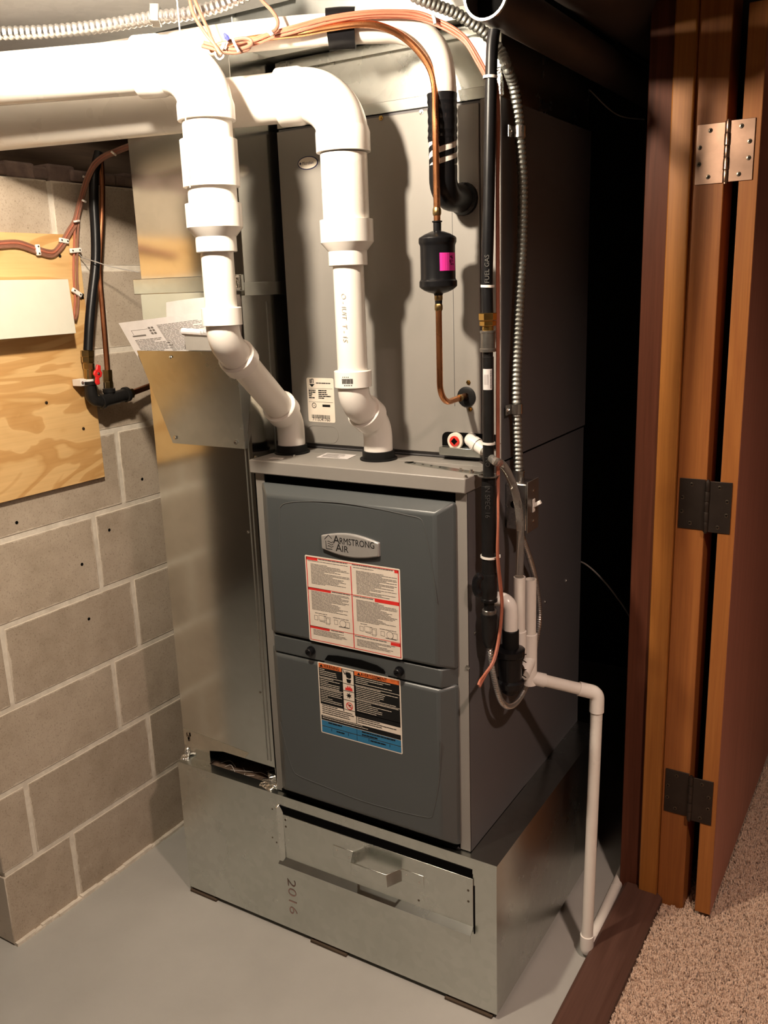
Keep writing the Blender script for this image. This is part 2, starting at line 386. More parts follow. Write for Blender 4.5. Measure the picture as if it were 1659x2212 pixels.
# ================================================================== THE SETTING
FL, HP, ZT, CY, ZC, BK = -.515, .383, 1.198, .15, 1.886, .665
XW, YW = -1.0666, -.387
def S(o, label=None): return tag(o, label, None, None, 'structure')
S(rbox('floor', -2.4, -2.6, -.06, .215, 2.4, 0, 'floor', None, 0), 'grey painted concrete floor under the furnace')
S(rbox('floor_carpet', .215, -2.6, -.06, 2.6, 2.4, .004, 'carpet_base', None, 0), 'beige and brown speckled carpet beyond the wooden threshold')
S(rbox('ceiling', -2.4, -2.6, 2.34, 2.6, 2.4, 2.40, 'joist', None, 0), 'dark wooden subfloor overhead')
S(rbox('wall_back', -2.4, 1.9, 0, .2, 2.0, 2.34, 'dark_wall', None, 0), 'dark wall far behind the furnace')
S(rbox('wall_front', -2.4, -2.6, 0, 2.6, -2.5, 2.34, 'panelling', None, 0))
S(rbox('wall_far_left', -2.4, -2.5, 0, -2.3, 1.9, 2.34, 'panelling', None, 0))
S(rbox('wall_far_right', 2.5, -2.5, 0, 2.6, 2.4, 2.34, 'drywall', None, 0))
wr = MB(); wr.box(.185, .545, 0, .318, 2.4, 2.34); wr.box(.185, -2.5, 0, .318, -2.0, 2.34); wr.box(.185, -2.0, 2.10, .318, .545, 2.34)
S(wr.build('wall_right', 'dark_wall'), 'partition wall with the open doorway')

# block wall: mortar body with single blocks standing a hair proud
wl = S(rbox('wall_left', XW-.19, YW+.004, 0, XW-.0015, 1.9, 1.815, 'mortar', None, 0), 'bare concrete block wall with pale mortar joints')
B, Z0, JT = .2032, .199, .0120
joints = {0: -.1846, 1: .1122, 2: .0126, 3: .1107, 4: .0058, 5: .1107, 6: .0126, 7: .1107, 8: -.010}
shared = {}
def block(y0, y1, z0, z1):
    key = (round(y1-y0, 3), round(z1-z0, 3))
    if key not in shared:
        hy, hz = (y1-y0)/2, (z1-z0)/2; mb = MB(); r = random.Random(len(shared))
        mb.box(-.095, -hy, -hz, .095, hy, hz)
        me_o = mb.build('concrete_block', 'block', wl, .0022); shared[key] = me_o; o = me_o
    else:
        o = shared[key].copy(); COL.objects.link(o)
    o.name = 'concrete_block'; place(o, (XW-.095, (y0+y1)/2, (z0+z1)/2), wl)
for k in range(9):
    zb = 0 if k == 0 else Z0+B*(k-1); zt_ = Z0+B*k
    j = joints[k]
    while j > YW: j -= 2*B
    ys = [YW] + [j+2*B*i for i in range(1, 5)]
    for a, b_ in zip(ys, ys[1:]):
        y0 = a + (JT/2 if a > YW+.001 else 0); y1 = b_-JT/2
        if y1-y0 > .02: block(y0, y1, zb+(.004 if k == 0 else JT/2), zt_-JT/2)
mb = MB()
rr = random.Random(3)
for i in range(60):
    y = YW+.018+i*.025; mb.obox((XW+.003, y, .003), (.006+.004*rr.random(), 0, 0), (0, .016, 0), (0, 0, .003+.005*rr.random()))
S(mb.build('trim_1', 'mortar'), 'crumbly mortar bead where the block wall meets the floor')
# anchor holes left in the wall
for (u, v) in [(36, 1129), (177, 1219), (236, 1145), (192, 1337), (307, 1048-13)]:
    p = PX(u, v, XW); MB().lathe(p-V((.002, 0, 0)), (1, 0, 0), [(0, .0042), (.0026, .0042)], 10).build('anchor_hole', 'darkhole', wl)
# sill insulation strip on top of the wall and the dark rim joist behind
mb = MB(); rr = random.Random(5)
for i in range(16):
    y = -.5+i*.06; mb.obox((XW-.05, y, 1.835), (.035+.02*rr.random(), 0, 0), (0, .04, 0), (0, 0, .012+.012*rr.random()))
S(mb.build('trim_2', 'sillseal', None, .006), 'crumpled pinkish sill insulation on top of the block wall')
S(rbox('wall_rim', XW-.24, YW-.2, 1.815, XW-.14, 1.9, 2.34, 'joist', None, 0), 'dark rim joist above the block wall')

# joists running back over the closet
for k, x in enumerate((.34, .72, 1.1, 1.5)):
    S(rbox('joist', x, -2.5, 2.14, x+.04, 2.4, 2.34, 'joist', None, .002), 'dark floor joist overhead beside the doorway')
for k, x in enumerate((-1.9, -1.45, -1.0)):
    S(rbox('joist', x, -2.5, 2.16, x+.04, -.95, 2.34, 'joist', None, .002), 'dark floor joist overhead near the light bulb')

# doorway trim: jamb extension, stop, hinge jamb, threshold
HD = 2.0995
S(rbox('trim_3', .168, .532, 0, .221, .60, HD, 'wood_jamb_shaded', None, .002), 'reddish stained jamb board on the closet side')
S(rbox('trim_4', .2215, .514, 0, .266, .60, HD, 'wood_stop', None, .003), 'amber stained door stop of the jamb')
S(rbox('trim_5', .2665, .5275, 0, .331, .62, HD, 'wood_jamb', None, .002), 'stained hinge jamb of the doorway')
th = MB(); th.prism([(.182, -2.0, 0), (.182, -2.0, .028), (.190, -2.0, .034), (.262, -2.0, .034), (.280, -2.0, .018), (.280, -2.0, 0)], (0, 2.530, 0))
S(th.build('trim_6', 'wood_sill', None, .002), 'dark brown wooden threshold between concrete and carpet')

# door swung fully open against the partition
d1 = thing('door_1', (.381, .52, .02), 'reddish brown door swung open with three hinges', None, None, 'structure')
door = MB().box(.362, .515, .022, .3985, 1.46, 2.06)
o = door.build('door_slab', ['wood_face', 'wood_door'], d1, .0015)
for p in o.data.polygons:
    if abs(p.normal.y) > .5: p.material_index = 1
for k, (zl, mat) in enumerate(((1.735, 'hinge'), (.998, 'hinge_shaded'), (.271, 'hinge_shaded'))):
    zh = zl+.116; sm = 'screw_dark'
    h = MB().box(.2735, .5245, zl, .329, .5272, zh).build('hinge', mat, d1, .0006)
    MB().box(.342, .5122, zl, .388, .5148, zh).build('hinge_leaf', mat, h, .0006)
    mb = MB(); seg = .116/5
    for q in range(5):
        z = zl+q*seg; r = .0068 if q % 2 else .0062
        mb.lathe((.3365, .514, z+.0004), (0, 0, 1), [(0, r*.93), (.001, r), (seg-.002, r), (seg-.0008, r*.93)], 16)
    mb.lathe((.3365, .514, zl-.003), (0, 0, 1), [(0, .004), (.119, .004), (.122, .003)], 12)
    mb.build('knuckle', mat, h)
    for (x, z) in ((.300, .103), (.2805, .072), (.2805, .040), (.300, .014)): phillips((x, .5245, zl+z), (0, -1, 0), .0047, h, sm)
    for (x, z) in ((.362, .103), (.379, .073), (.379, .042), (.362, .013)): phillips((x, .5122, zl+z), (0, -1, 0), .0047, h, sm)

# carpet pile
import numpy as np
def carpet_pile():
    rs = np.random.RandomState(4); N = 52000
    x = .283 + rs.rand(N)*.62; y = -.10 + rs.rand(N)*1.45
    keep = ~((x > .255) & (x < .335) & (y > .52)) & (x-.28 < .12+.62*np.clip((y+.25)/.5, 0, 1)) & ~((x < .40) & (x > .36) & (y > .52)) & (x < .80)
    x, y = x[keep], y[keep]; n = len(x)
    h = .007+.007*rs.rand(n); wd = .0028+.0022*rs.rand(n); ax = (rs.rand(n)-.5)*.010; ay = (rs.rand(n)-.5)*.010; th_ = rs.rand(n)*6.28
    vs = np.zeros((n, 7, 3))
    for k in range(3):
        a = th_+k*2.094
        vs[:, k] = np.stack([x+wd*np.cos(a), y+wd*np.sin(a), np.full(n, .003)], 1)
        vs[:, 3+k] = np.stack([x+ax*.7+wd*.8*np.cos(a+.5), y+ay*.7+wd*.8*np.sin(a+.5), .003+h*.75], 1)
    vs[:, 6] = np.stack([x+ax, y+ay, .003+h], 1)
    F0 = np.array([(0, 1, 4), (0, 4, 3), (1, 2, 5), (1, 5, 4), (2, 0, 3), (2, 3, 5), (3, 4, 6), (4, 5, 6), (5, 3, 6)])
    fs = (F0[None]+7*np.arange(n)[:, None, None]).reshape(-1, 3)
    me = bpy.data.meshes.new('carpet_pile'); V_ = vs.reshape(-1, 3)
    me.vertices.add(len(V_)); me.vertices.foreach_set('co', V_.ravel())
    me.loops.add(fs.size); me.loops.foreach_set('vertex_index', fs.ravel().astype('int32'))
    me.polygons.add(len(fs)); me.polygons.foreach_set('loop_start', np.arange(0, fs.size, 3, dtype='int32'))
    me.update(); me.validate(); me.materials.append(MAT['carpet'])
    o = bpy.data.objects.new('carpet_pile', me); COL.objects.link(o); WORLDPOS[o.name] = V((0, 0, 0))
    tag(o, 'short speckled beige tufts of the carpet pile', 'carpet', None, 'stuff')
carpet_pile()

# ================================================================== LAMPS
lb = thing('light_bulb', BULB+V((0, 0, .06)), 'bare glowing bulb hanging from a ceiling socket', 'light bulb')
MB().lathe(BULB-V((0, 0, .032)), (0, 0, 1), [(0, .004), (.004, .016), (.014, .028), (.030, .0325), (.046, .029), (.062, .018), (.075, .0135)], 24).build('bulb_glass', 'bulb', lb)
MB().lathe(BULB+V((0, 0, .0435)), (0, 0, 1), [(0, .0135), (.02, .0135), (.02, .025), (.06, .030), (.07, .05), (.3, .05)], 24).build('socket', 'white_box', lb)
sp = PD(383, 12, 1.33)
ps = MB().tube([V((sp.x, sp.y, 2.25)), V((sp.x, sp.y, 2.0)), PD(389, 70, 1.345), PD(411, 405, 1.43)], .0011, 6)
tag(ps.build('pull_string', 'nylon'), 'thin white pull string hanging in front of the pipe elbow', 'string')
rl = thing('ceiling_lamp', ROOM, 'recessed can lamp over the carpet', 'lamp')
MB().lathe(ROOM, (0, 0, 1), [(0, .056), (.004, .056)], 28).build('lamp_face', 'roomlamp', rl)
MB().lathe(ROOM-V((0, 0, .048)), (0, 0, 1), [(0, .076), (0, .095), (.004, .095), (.004, .080), (.116, .080), (.116, .0775), (.002, .076)], 32, False).build('can', 'black', rl)

# ================================================================== FILTER BASE (PEDESTAL)
PXL, PXR, PYF = -.829, .066, -.016
fb = thing('filter_cabinet', (-.38, .3, 0), 'galvanized sheet metal base box under the furnace, with a handled access door', 'furnace base')
pb = MB()
TH = .0012
pb.box(PXL, PYF, .013, PXR, PYF+TH, HP)                       # front sheet
pb.box(PXR-TH, PYF+TH, .013, PXR, BK, HP)                     # right sheet
pb.box(PXL, PYF+TH, .013, PXL+TH, BK, HP); pb.box(PXL+TH, BK-TH, .013, PXR-TH, BK, HP)
pb.box(PXL+TH, PYF+TH, .013, PXR-TH, BK-TH, .0145)
pb.build('body', 'galv', fb)
tp = MB()                                                      # top with the opening in front of the duct foot
tp.box(PXL, PYF, HP, -.748, BK, HP+TH); tp.box(-.748, PYF, HP, -.535, .014, HP+TH); tp.box(-.748, .085, HP, -.535, BK, HP+TH); tp.box(-.535, PYF, HP, PXR, BK, HP+TH)
tp.box(PXL, PYF-.0012, HP-.011, PXR+.001, PYF-.0001, HP+TH); tp.box(PXR, PYF, HP-.012, PXR+.0012, BK, HP+TH)
tp.build('top_flange', 'galv', fb)
MB().box(-.755, .010, HP-.025, -.53, .10, HP-.006).build('opening_lining', 'glassfibre', fb)
mb = MB(); rr = random.Random(11)
for i in range(9):
    x = -.76+.022*i; a = V((x+.03, .02+.04*rr.random(), HP-.004)); L_ = .02+.05*rr.random(); mb.tube(smooth_path([a, a+V((L_*.4, .03*(rr.random()-.5), .010*rr.random())), a+V((L_, .03*(rr.random()-.5), .004*rr.random()))], 4), .0007, 5)
mb.build('loose_fibre', 'ink_faint', fb)
for (c, s_, a) in (((-.548, .012, HP+.004), (.026, .014, .003), .3), ((-.552, .035, HP+.012), (.016, .012, .006), .8), ((-.545, -.004, HP+.002), (.02, .008, .0025), -.2), ((-.824, .006, HP+.003), (.012, .010, .003), .5), ((-.826, .016, HP+.014), (.006, .004, .010), .2)):
    m3 = Matrix.Rotation(a, 3, 'Z')
    MB().obox(c, m3 @ V((s_[0], 0, .002)), m3 @ V((0, s_[1], .003)), V((0, 0, s_[2]))).build('foil_tape', 'galv_bright', fb, .003)
# access door: recessed flat sheet between formed edges
ad = MB(); ad.box(-.492, PYF-.0035, .205, .013, PYF-.0012, .336)
acc = ad.build('access_door', 'galv', fb, .0006)
MB().box(-.505, PYF-.0016, .336, .010, PYF-.0002, .356).build('slot', 'darkhole', acc)
tl = MB(); tl.prism([(-.506, PYF, .358), (-.506, PYF-.010, .352), (-.506, PYF-.012, .206), (-.496, PYF-.012, .206), (-.493, PYF-.004, .22), (-.493, PYF-.003, .340)], (.004, 0, 0))
tl.build('edge_channel', 'galv', fb, .0006)
ch = MB(); ch.prism([(-.502, PYF, .222), (-.502, PYF-.018, .206), (-.502, PYF-.019, .188), (-.502, PYF-.0178, .188), (-.502, PYF-.0168, .204), (-.502, PYF, .219)], (.515, 0, 0))
ch.build('bottom_channel', 'galv', fb)
ed = MB(); ed.box(.013, PYF-.0015, .200, .0155, PYF-.0003, .318); ed.box(.010, PYF-.0013, .318, .0115, PYF-.0002, .345); ed.build('right_gap', 'darkhole', fb)
# strap handle
hy = PYF-.0036; hz = .286
hp_ = [(-.345, hy), (-.289, hy), (-.272, hy-.036), (-.180, hy-.036), (-.162, hy), (-.106, hy)]
hb = MB(); half = .0165
for (a, b_) in zip(hp_, hp_[1:]):
    d = V((b_[0]-a[0], b_[1]-a[1], 0)); n = V((-d.y, d.x, 0)).normalized()*.0011; c = V(((a[0]+b_[0])/2, (a[1]+b_[1])/2, hz)); tail = a[1] == hy and b_[1] == hy
    hb.obox(c, d*.5+d.normalized()*.0008, n, V((0, 0, half if not tail else half*.95)))
hd = hb.build('handle', 'galv', acc, .001)
for x in (-.335, -.302, -.150, -.117): screw_at((x, hy-.001, hz+(.004 if x in (-.335, -.150) else -.004)), (0, -1, 0), .0025, hd, 'screw', 'rivet', .0015)
for (x, z) in ((-.483, .323), (-.483, .305), (.002, .305), (.002, .278), (-.12, .235)): screw_at((x, PYF-.0035, z), (0, -1, 0), .0022, acc, 'screw_dark', 'rivet', .001)
for (x, z) in ((-.524, .338), (-.530, .258), (-.518, .248)): screw_at((x, PYF, z), (0, -1, 0), .0018, fb, 'screw_dark', 'rivet', .0008)
text('date_stencil', '2016', (-.492, PYF-.0002, .160), (0, 0, -1), (1, 0, 0), .036, 'stencil', fb, .0003, -.012, 1.45)
for i, (x0, x1) in enumerate(((-.826, -.735), (-.43, -.325), (-.06, .055))):
    for k in range(2):
        tag(rbox('shim', x0+.012*k, -.014-.006*(k == 0), .0005+.006*k, x1-.008*k, .12, .0062+.006*k, 'joist_shim', None, .0005),
            'thin brown shim, %s of two, under the metal box %s' % (('lower', 'upper')[k], ('by the block wall', 'below its middle', 'at its drain side corner')[i]), 'shim', 'shims under the furnace base')

# ================================================================== RETURN DUCT
rd = thing('return_duct', (-.68, .3, HP), 'galvanized return air duct rising between the block wall and the furnace', 'air duct')
RL, RR, RF = -.834, -.536, .019
lo = MB(); zc = 1.556
lo.box(RL, RF, HP+.045, RR, RF+.0012, zc); lo.box(RL, RF, HP+.001, -.748, RF+.0012, HP+.045)
lo.box(RR-.0012, RF+.0012, HP+.001, RR, BK, zc); lo.box(RL, RF+.0012, HP+.001, RL+.0012, BK, zc); lo.box(RL, BK-.0012, HP+.001, RR, BK, zc)
lo.build('lower_duct', 'galv_duct', rd)
up = MB(); up.box(RL+.002, RF+.004, zc, RR+.008, BK-.004, 2.03); up.build('upper_duct', 'galv_duct', rd, .001)
MB().box(RL-.012, RF-.009, zc-.002, RR+.010, RF, zc+.032).build('slip_cleat', 'galv', rd, .0015)
MB().box(RR, RF, zc-.012, RR+.0095, BK, zc+.016).build('side_cleat', 'galv', rd, .001)
MB().lathe((RR+.001, RF-.0095, zc), (0, 0, 1), [(0, .004), (.004, .006), (.026, .006), (.031, .003)], 10).build('cleat_tab', 'galv_bright', rd)
mb = MB()
for x in (RR-.012, RR-.022): mb.box(x, RF-.0015, HP+.06, x+.002, RF, 1.54)
mb.box(RR, .10, HP+.01, RR+.0015, .1025, 1.53); mb.build('seam', 'galv_dull', rd)
MB().prism([(-.8335, RF-.0004, HP+.032), (-.775, RF-.0004, HP+.030), (-.70, RF-.0004, HP+.046), (-.63, RF-.0004, HP+.046), (-.615, RF-.0004, HP+.064), (-.70, RF-.0004, HP+.070), (-.8335, RF-.0004, HP+.078)], (0, -.0006, 0)).build('foil_patch', 'galv_tape', rd)
mb = MB(); rr = random.Random(2)
for i in range(7): mb.obox((-.822+.012*rr.random(), RF-.0016, HP+.045+.022*rr.random()), (.002, 0, .003*rr.random()), (0, .0002, 0), (-.0008, 0, .005))
mb.build('tear', 'glassfibre', rd)
for z in (1.02, .62): screw_at((RR-.03, RF, z), (0, -1, 0), .003, rd, 'screw', 'hex_screw')

# document pocket riveted on the duct, leaning out at the top
dp = thing('document_pocket', (-.67, RF-.02, 1.215), 'sheet metal pocket screwed to the return duct, holding folded papers', 'document holder')
bl, br_, tl_, tr_ = V((-.771, RF-.004, 1.214)), V((-.553, RF-.004, 1.214)), V((-.800, RF-.060, 1.432)), V((-.512, RF-.060, 1.432))
n = V((0, -1, -.25)).normalized()*.0011
MB().prism([bl, br_, tr_, tl_], n).build('front_sheet', 'galv', dp)
for (a, b_) in ((br_, tr_), (bl, tl_)): MB().prism([a, b_, V((b_.x, RF-.0005, b_.z)), V((a.x, RF-.0005, a.z))], (.001, 0, 0)).build('side_fold', 'galv_dull', dp)
MB().lathe((-.70, RF-.060, 1.418), (0, -1, .25), [(0, .004), (.001, .003), (.0015, .001)], 12).build('rivet', 'galv', dp)
for x in (-.757, -.573): screw_at((x, RF-.010, 1.228), (0, -1, 0), .0042, dp, 'screw', 'hex_screw', .004)
# folded papers in the pocket
def booklet(name, A, Bv, Cc, bend, label, pages, ink=True):
    """A lower-left, Bv along the width, Cc up; bend = bow of the sheet towards -y"""
    t = thing(name, A, label, 'booklet', 'papers in the metal pocket')
    A, Bv, Cc = V(A), V(Bv), V(Cc); nrm = Bv.cross(Cc).normalized(); N = 10
    def pt(a, b_, k): return A+Bv*a+Cc*b_+nrm*(bend*math.sin(math.pi*a)*b_) + nrm*k
    for p in range(pages):
        mb = MB(); off = -p*.0016; sh = .012*p
        g = [pt(i/N, j/4*(1-sh), off) for j in range(5) for i in range(N+1)]; g2 = [q+nrm*.0008 for q in g]; m_ = len(g)
        fs = [(j*(N+1)+i, j*(N+1)+i+1, (j+1)*(N+1)+i+1, (j+1)*(N+1)+i) for j in range(4) for i in range(N)]
        mb.add(g+g2, fs+[tuple(m_+q for q in f[::-1]) for f in fs] + [(4*(N+1)+i, 4*(N+1)+i+1, m_+4*(N+1)+i+1, m_+4*(N+1)+i) for i in range(N)])
        mb.build('page', 'paper', t)
    if ink:
        mb = MB(); rr = random.Random(len(label))
        def q(a0, b0, a1, b1):
            mb.add([pt(a0, b0, .0012), pt(a1, b0, .0012), pt(a1, b1, .0012), pt(a0, b1, .0012)], [(0, 1, 2, 3)])
        for r_ in range(22):
            b0 = .95-.027*r_-.10
            if b0 < .2: break
            a = .42
            while a < .42+(.3+.25*rr.random()): wd = .02+.03*rr.random(); q(a, b0, a+wd, b0+.009); a += wd+.006
        for r_ in range(14):
            b0 = .58-.03*r_
            if b0 < .12: break
            a = .08
            while a < .12+.24*rr.random()+.15: wd = .02+.03*rr.random(); q(a, b0, a+wd, b0+.010); a += wd+.006
        q(.08, .66, .24, .69); q(.10, .80, .30, .805); q(.10, .70, .105, .80)
        for i in range(3):
            for j in range(2): q(.31+.035*j, .68+.06*i, .335+.035*j, .72+.06*i)
        mb.build('print', 'ink_soft', t)
    return t
booklet('manual', (-.748, RF-.028, 1.33), (.205, .010, .012), (.008, .012, .205), .02, 'white sheaf of papers standing behind the printed leaflet in the pocket', 4, False)
booklet('leaflet', (-.800, RF-.046, 1.395), (.262, .020, .022), (-.052, -.012, .098), .012, 'printed leaflet with a diagram fanned out over the rim of the metal pocket', 3)
rp = thing('rolled_leaflet', (-.66, RF-.068, 1.40), 'small rolled leaflet with a dark print in the front of the pocket', 'booklet', 'papers in the metal pocket')
MB().tube([PY(395, 716, RF-.070), PY(480, 722, RF-.066)], .0075, 12).build('roll', 'paper', rp)
MB().prism([PY(398, 722, RF-.072), PY(480, 728, RF-.070), PY(482, 757, RF-.062), PY(402, 757, RF-.062)], (0, .001, 0)).build('page', 'ink_faint', rp)
text('print', 'x-33', PY(432, 719, RF-.0785), PY(480, 722, RF-.07)-PY(395, 716, RF-.07), (0, 0, 1), .009, 'ink_soft', rp, .0004)

# ================================================================== FURNACE
fu = thing('furnace', (FL/2, .33, HP), 'tall grey gas furnace with charcoal doors and a red and white notice', 'furnace')
cb = MB(); z0 = HP+TH+.0005
cb.box(FL, 0, z0, FL+.0012, BK, ZT-.002); cb.box(FL, BK-.001, z0, 0, BK, ZT-.002); cb.box(-.0012, .0, z0, 0, BK, ZT-.002)
cb.box(FL, 0, z0, FL+.024, .0012, ZT-.02); cb.box(-.024, 0, z0, 0, .0012, ZT-.02); cb.box(FL+.001, .012, z0, -.001, .013, ZT-.02); cb.box(FL, 0.0, z0, 0, .30, z0+.0012)
cb.build('cabinet', 'gray_shaded', fu)
for x in (FL+.012, -.012):
    MB().box(x-.012, -.0022, z0+.002, x+.012, 0, ZT-.024).build('front_flange', 'gray', fu, .001)
MB().box(FL+.02, -.010, HP+.006, -.03, .012, HP+.016).build('bottom_rail', 'darkhole', fu)
MB().box(FL+.03, .0, ZT-.055, -.03, .012, ZT-.024).build('shadow_gap', 'darkhole', fu)
cap = MB(); cap.box(FL-.004, -.016, ZT-.030, .004, .10, ZT); cap.box(FL-.004, .0999, ZT-.030, -.0013, BK, ZT); tc = cap.build('top_cap', 'gray', fu, .0025)
# doors: shallow pan shape with wide chamfers
def pan(name, x0, x1, zb, zt_, dep, cx, czb, czt, mat='charcoal', bev=.006):
    A = [(x0, 0, zb), (x1, 0, zb), (x1, 0, zt_), (x0, 0, zt_)]; Bq = [(x0, -.010, zb), (x1, -.010, zb), (x1, -.010, zt_), (x0, -.010, zt_)]
    C = [(x0+cx, -dep, zb+czb), (x1-cx, -dep, zb+czb), (x1-cx, -dep, zt_-czt), (x0+cx, -dep, zt_-czt)]
    mb = MB(); mb.frustum(A, Bq); mb.f.pop(1); mb.m.pop(1)
    o_ = len(mb.v)-4; n_ = len(mb.v); mb.v += [V(p) for p in C]
    for k in range(4): mb.f.append((o_+k, o_+(k+1) % 4, n_+(k+1) % 4, n_+k)); mb.m.append(0)
    mb.f.append((n_, n_+1, n_+2, n_+3)); mb.m.append(0)
    return mb.build(name, mat, fu, bev, 30)
DX0, DX1, DEP = FL+.022, -.022, .036
ZU0 = PY(660, 1383, -.030).z; ZL1 = PY(660, 1417, -.030).z
ud = pan('upper_door', DX0, DX1, ZU0-.004, ZT-.050, DEP, .030, .010, .020)
band = MB(); band.frustum([(DX0, 0, ZL1-.004), (DX1, 0, ZL1-.004), (DX1, 0, ZU0-.001), (DX0, 0, ZU0-.001)], [(DX0+.024, -DEP+.004, ZL1-.004), (DX1-.024, -DEP+.004, ZL1-.004), (DX1-.024, -DEP+.004, ZU0-.001), (DX0+.024, -DEP+.004, ZU0-.001)])
ld = pan('lower_door', DX0, DX1, HP+.016, ZL1-.001, DEP, .030, .022, .008)
bo = band.build('latch_band', 'charcoal', ld, .003)
# raised bead lines
dy = -DEP
def bead(ps, par): MB().tube(smooth_path([PY(u, v, dy) for u, v in ps], 6), .0011, 6).build('bead_line', 'charcoal_line', par)
bead([(606, 1200), (604, 1110), (607, 1094), (622, 1086), (672, 1083), (740, 1087), (820, 1100), (880, 1113), (905, 1119), (914, 1130), (922, 1160), (936, 1240), (944, 1300)], ud)
bead([(606, 1560), (620, 1620), (632, 1660), (645, 1675), (700, 1698), (780, 1729), (860, 1752), (915, 1764), (930, 1765), (936, 1755), (948, 1690), (952, 1600)], ld)
# handle recess between the doors and the two knobs
hr = [PY(u, v, -.0335) for u, v in [(703, 1424), (709, 1415), (730, 1416), (780, 1425), (815, 1437), (829, 1446), (834, 1455), (780, 1442)]]
MB().prism(hr, (0, -.0032, 0)).build('handle_recess', 'darkhole', ld)
lip = [PY(u, v, -.036) for u, v in [(703, 1424), (780, 1442), (834, 1455), (838, 1462), (780, 1449), (700, 1432)]]
MB().prism(lip, (0, .002, 0)).build('handle_lip', 'charcoal', ld)
for (u, v) in ((673, 1405), (864, 1449)):
    p = PY(u, v, -DEP+.003); k = MB().lathe(p, (0, -1, 0), [(0, .0105), (.004, .0105), (.004, .0085), (.013, .008), (.0145, .0065)], 20).build('door_knob', 'black', ld)
    MB().obox(p+V((0, -.0147, 0)), (.0045, 0, .002), (0, .0004, 0), (-.0005, 0, .0011)).build('slot', 'darkhole', k)
# name plate
BX = [PY(u, v, dy-.005) for u, v in ((693, 1156), (819, 1174), (819, 1203), (695, 1184))]
bx0 = (BX[0].x+BX[3].x)/2; bx1 = (BX[1].x+BX[2].x)/2; bzt = (BX[0].z+BX[1].z)/2; bzb = (BX[2].z+BX[3].z)/2
def eye(x0, x1, zt_, zb, rise, y, n=12):
    up_ = [V((x0+(x1-x0)*k/n, y, zt_+rise*math.sin(math.pi*k/n))) for k in range(n+1)]
    dn = [V((x1-(x1-x0)*k/n, y, zb-rise*math.sin(math.pi*k/n))) for k in range(n+1)]
    return up_+dn
MB().frustum(eye(bx0, bx1, bzt, bzb, .011, dy+.001), eye(bx0+.001, bx1-.001, bzt, bzb, .011, dy-.006)).build('name_plate_rim', 'badge_rim', ud, .0012)
np_ = MB().frustum(eye(bx0+.002, bx1-.002, bzt-.001, bzb+.001, .010, dy-.006), eye(bx0+.0025, bx1-.0025, bzt-.0012, bzb+.0012, .010, dy-.0072)).build('name_plate', 'badge', ud, .0006)
ly = dy-.0074; LW = bx1-bx0; cz = (bzt+bzb)/2
tx = bx0+LW*.225
text('lettering', 'A', (tx, ly, cz+.002), (1, 0, 0), (0, 0, 1), LW*.175, 'ink', np_, .0002, 0)
text('lettering', 'RMSTRONG', (tx+LW*.110, ly, cz+.002), (1, 0, 0), (0, 0, 1), LW*.140, 'ink', np_, .0002, 0, .80)
text('lettering', 'A', (tx+LW*.04, ly, cz-.0145), (1, 0, 0), (0, 0, 1), LW*.165, 'ink', np_, .0002, 0)
text('lettering', 'IR', (tx+LW*.145, ly, cz-.0145), (1, 0, 0), (0, 0, 1), LW*.138, 'ink', np_, .0002, 0)
em = MB(); ex = bx0+LW*.075; ez = cz-.012
def stroke(ps, wd=.0009):
    for a, b_ in zip(ps, ps[1:]):
        a = V((a[0], ly-.0002, a[1])); b_ = V((b_[0], ly-.0002, b_[1])); d = (b_-a).normalized(); n_ = V((-d.z, 0, d.x))*wd*.5
        em.add([a-n_, b_-n_, b_+n_, a+n_], [(0, 1, 2, 3)])
s_ = LW*.01
stroke([(ex-.2*s_, ez+14*s_), (ex+7*s_, ez+21*s_), (ex+13*s_, ez+16*s_)], .0012)
stroke([(ex+2*s_, ez+12*s_), (ex+2*s_, ez), (ex+13*s_, ez)], .0012)
for q in (4, 7.5, 11): stroke([(ex+(5+k)*s_, ez+q*s_+math.sin(k*.75)*.9*s_) for k in range(11)], .001)
em.build('house_emblem', 'ink', np_)
# operating notice (red frame, four text blocks) and warning notice
def label_from(uv, y):
    P = [PY(u, v, y) for u, v in uv]
    return (P[0].x+P[3].x)/2, (P[1].x+P[2].x)/2, (P[0].z+P[1].z)/2, (P[2].z+P[3].z)/2
x0, x1, zt1, zb1 = label_from(((659.6, 1197.7), (864.9, 1230), (869, 1426), (668, 1381.5)), dy)
L1 = Lab((x0, dy, zt1), (1, 0, 0), (0, 0, -1)); L1.N = V((0, -1, 0)); W1, H1 = x1-x0, zt1-zb1
op = L1.sheet(W1, H1, .003, .0004).build('operating_notice', 'label', ud)
mb = MB()
def R1(a, b_, c, d): L1.rect(mb, a*W1, b_*H1, c*W1, d*H1, .0006)
for a, b_, c, d in ((.012, .015, .988, .022), (.012, .978, .988, .985), (.012, .015, .02, .985), (.980, .015, .988, .985), (.493, .05, .502, .985), (.012, .365, .988, .371), (.012, .815, .988, .821),
                    (.012, .018, .14, .05), (.945, .018, .985, .05), (.012, .365, .27, .395), (.735, .371, .985, .405), (.012, .815, .235, .845), (.885, .825, .985, .86)): R1(a, b_, c, d)
mb.build('red_print', 'red', op)
mb = MB(); rr = random.Random(21)
for (a0, b0, a1, b1) in ((.15, .024, .48, .04), (.51, .024, .93, .04), (.28, .374, .48, .39), (.51, .376, .72, .392), (.25, .824, .48, .84), (.51, .83, .87, .845)):
    L1.lines(mb, a0*W1, b0*H1, a1*W1, b1*H1+.002, .004, .0021, .0006, .05, rr)
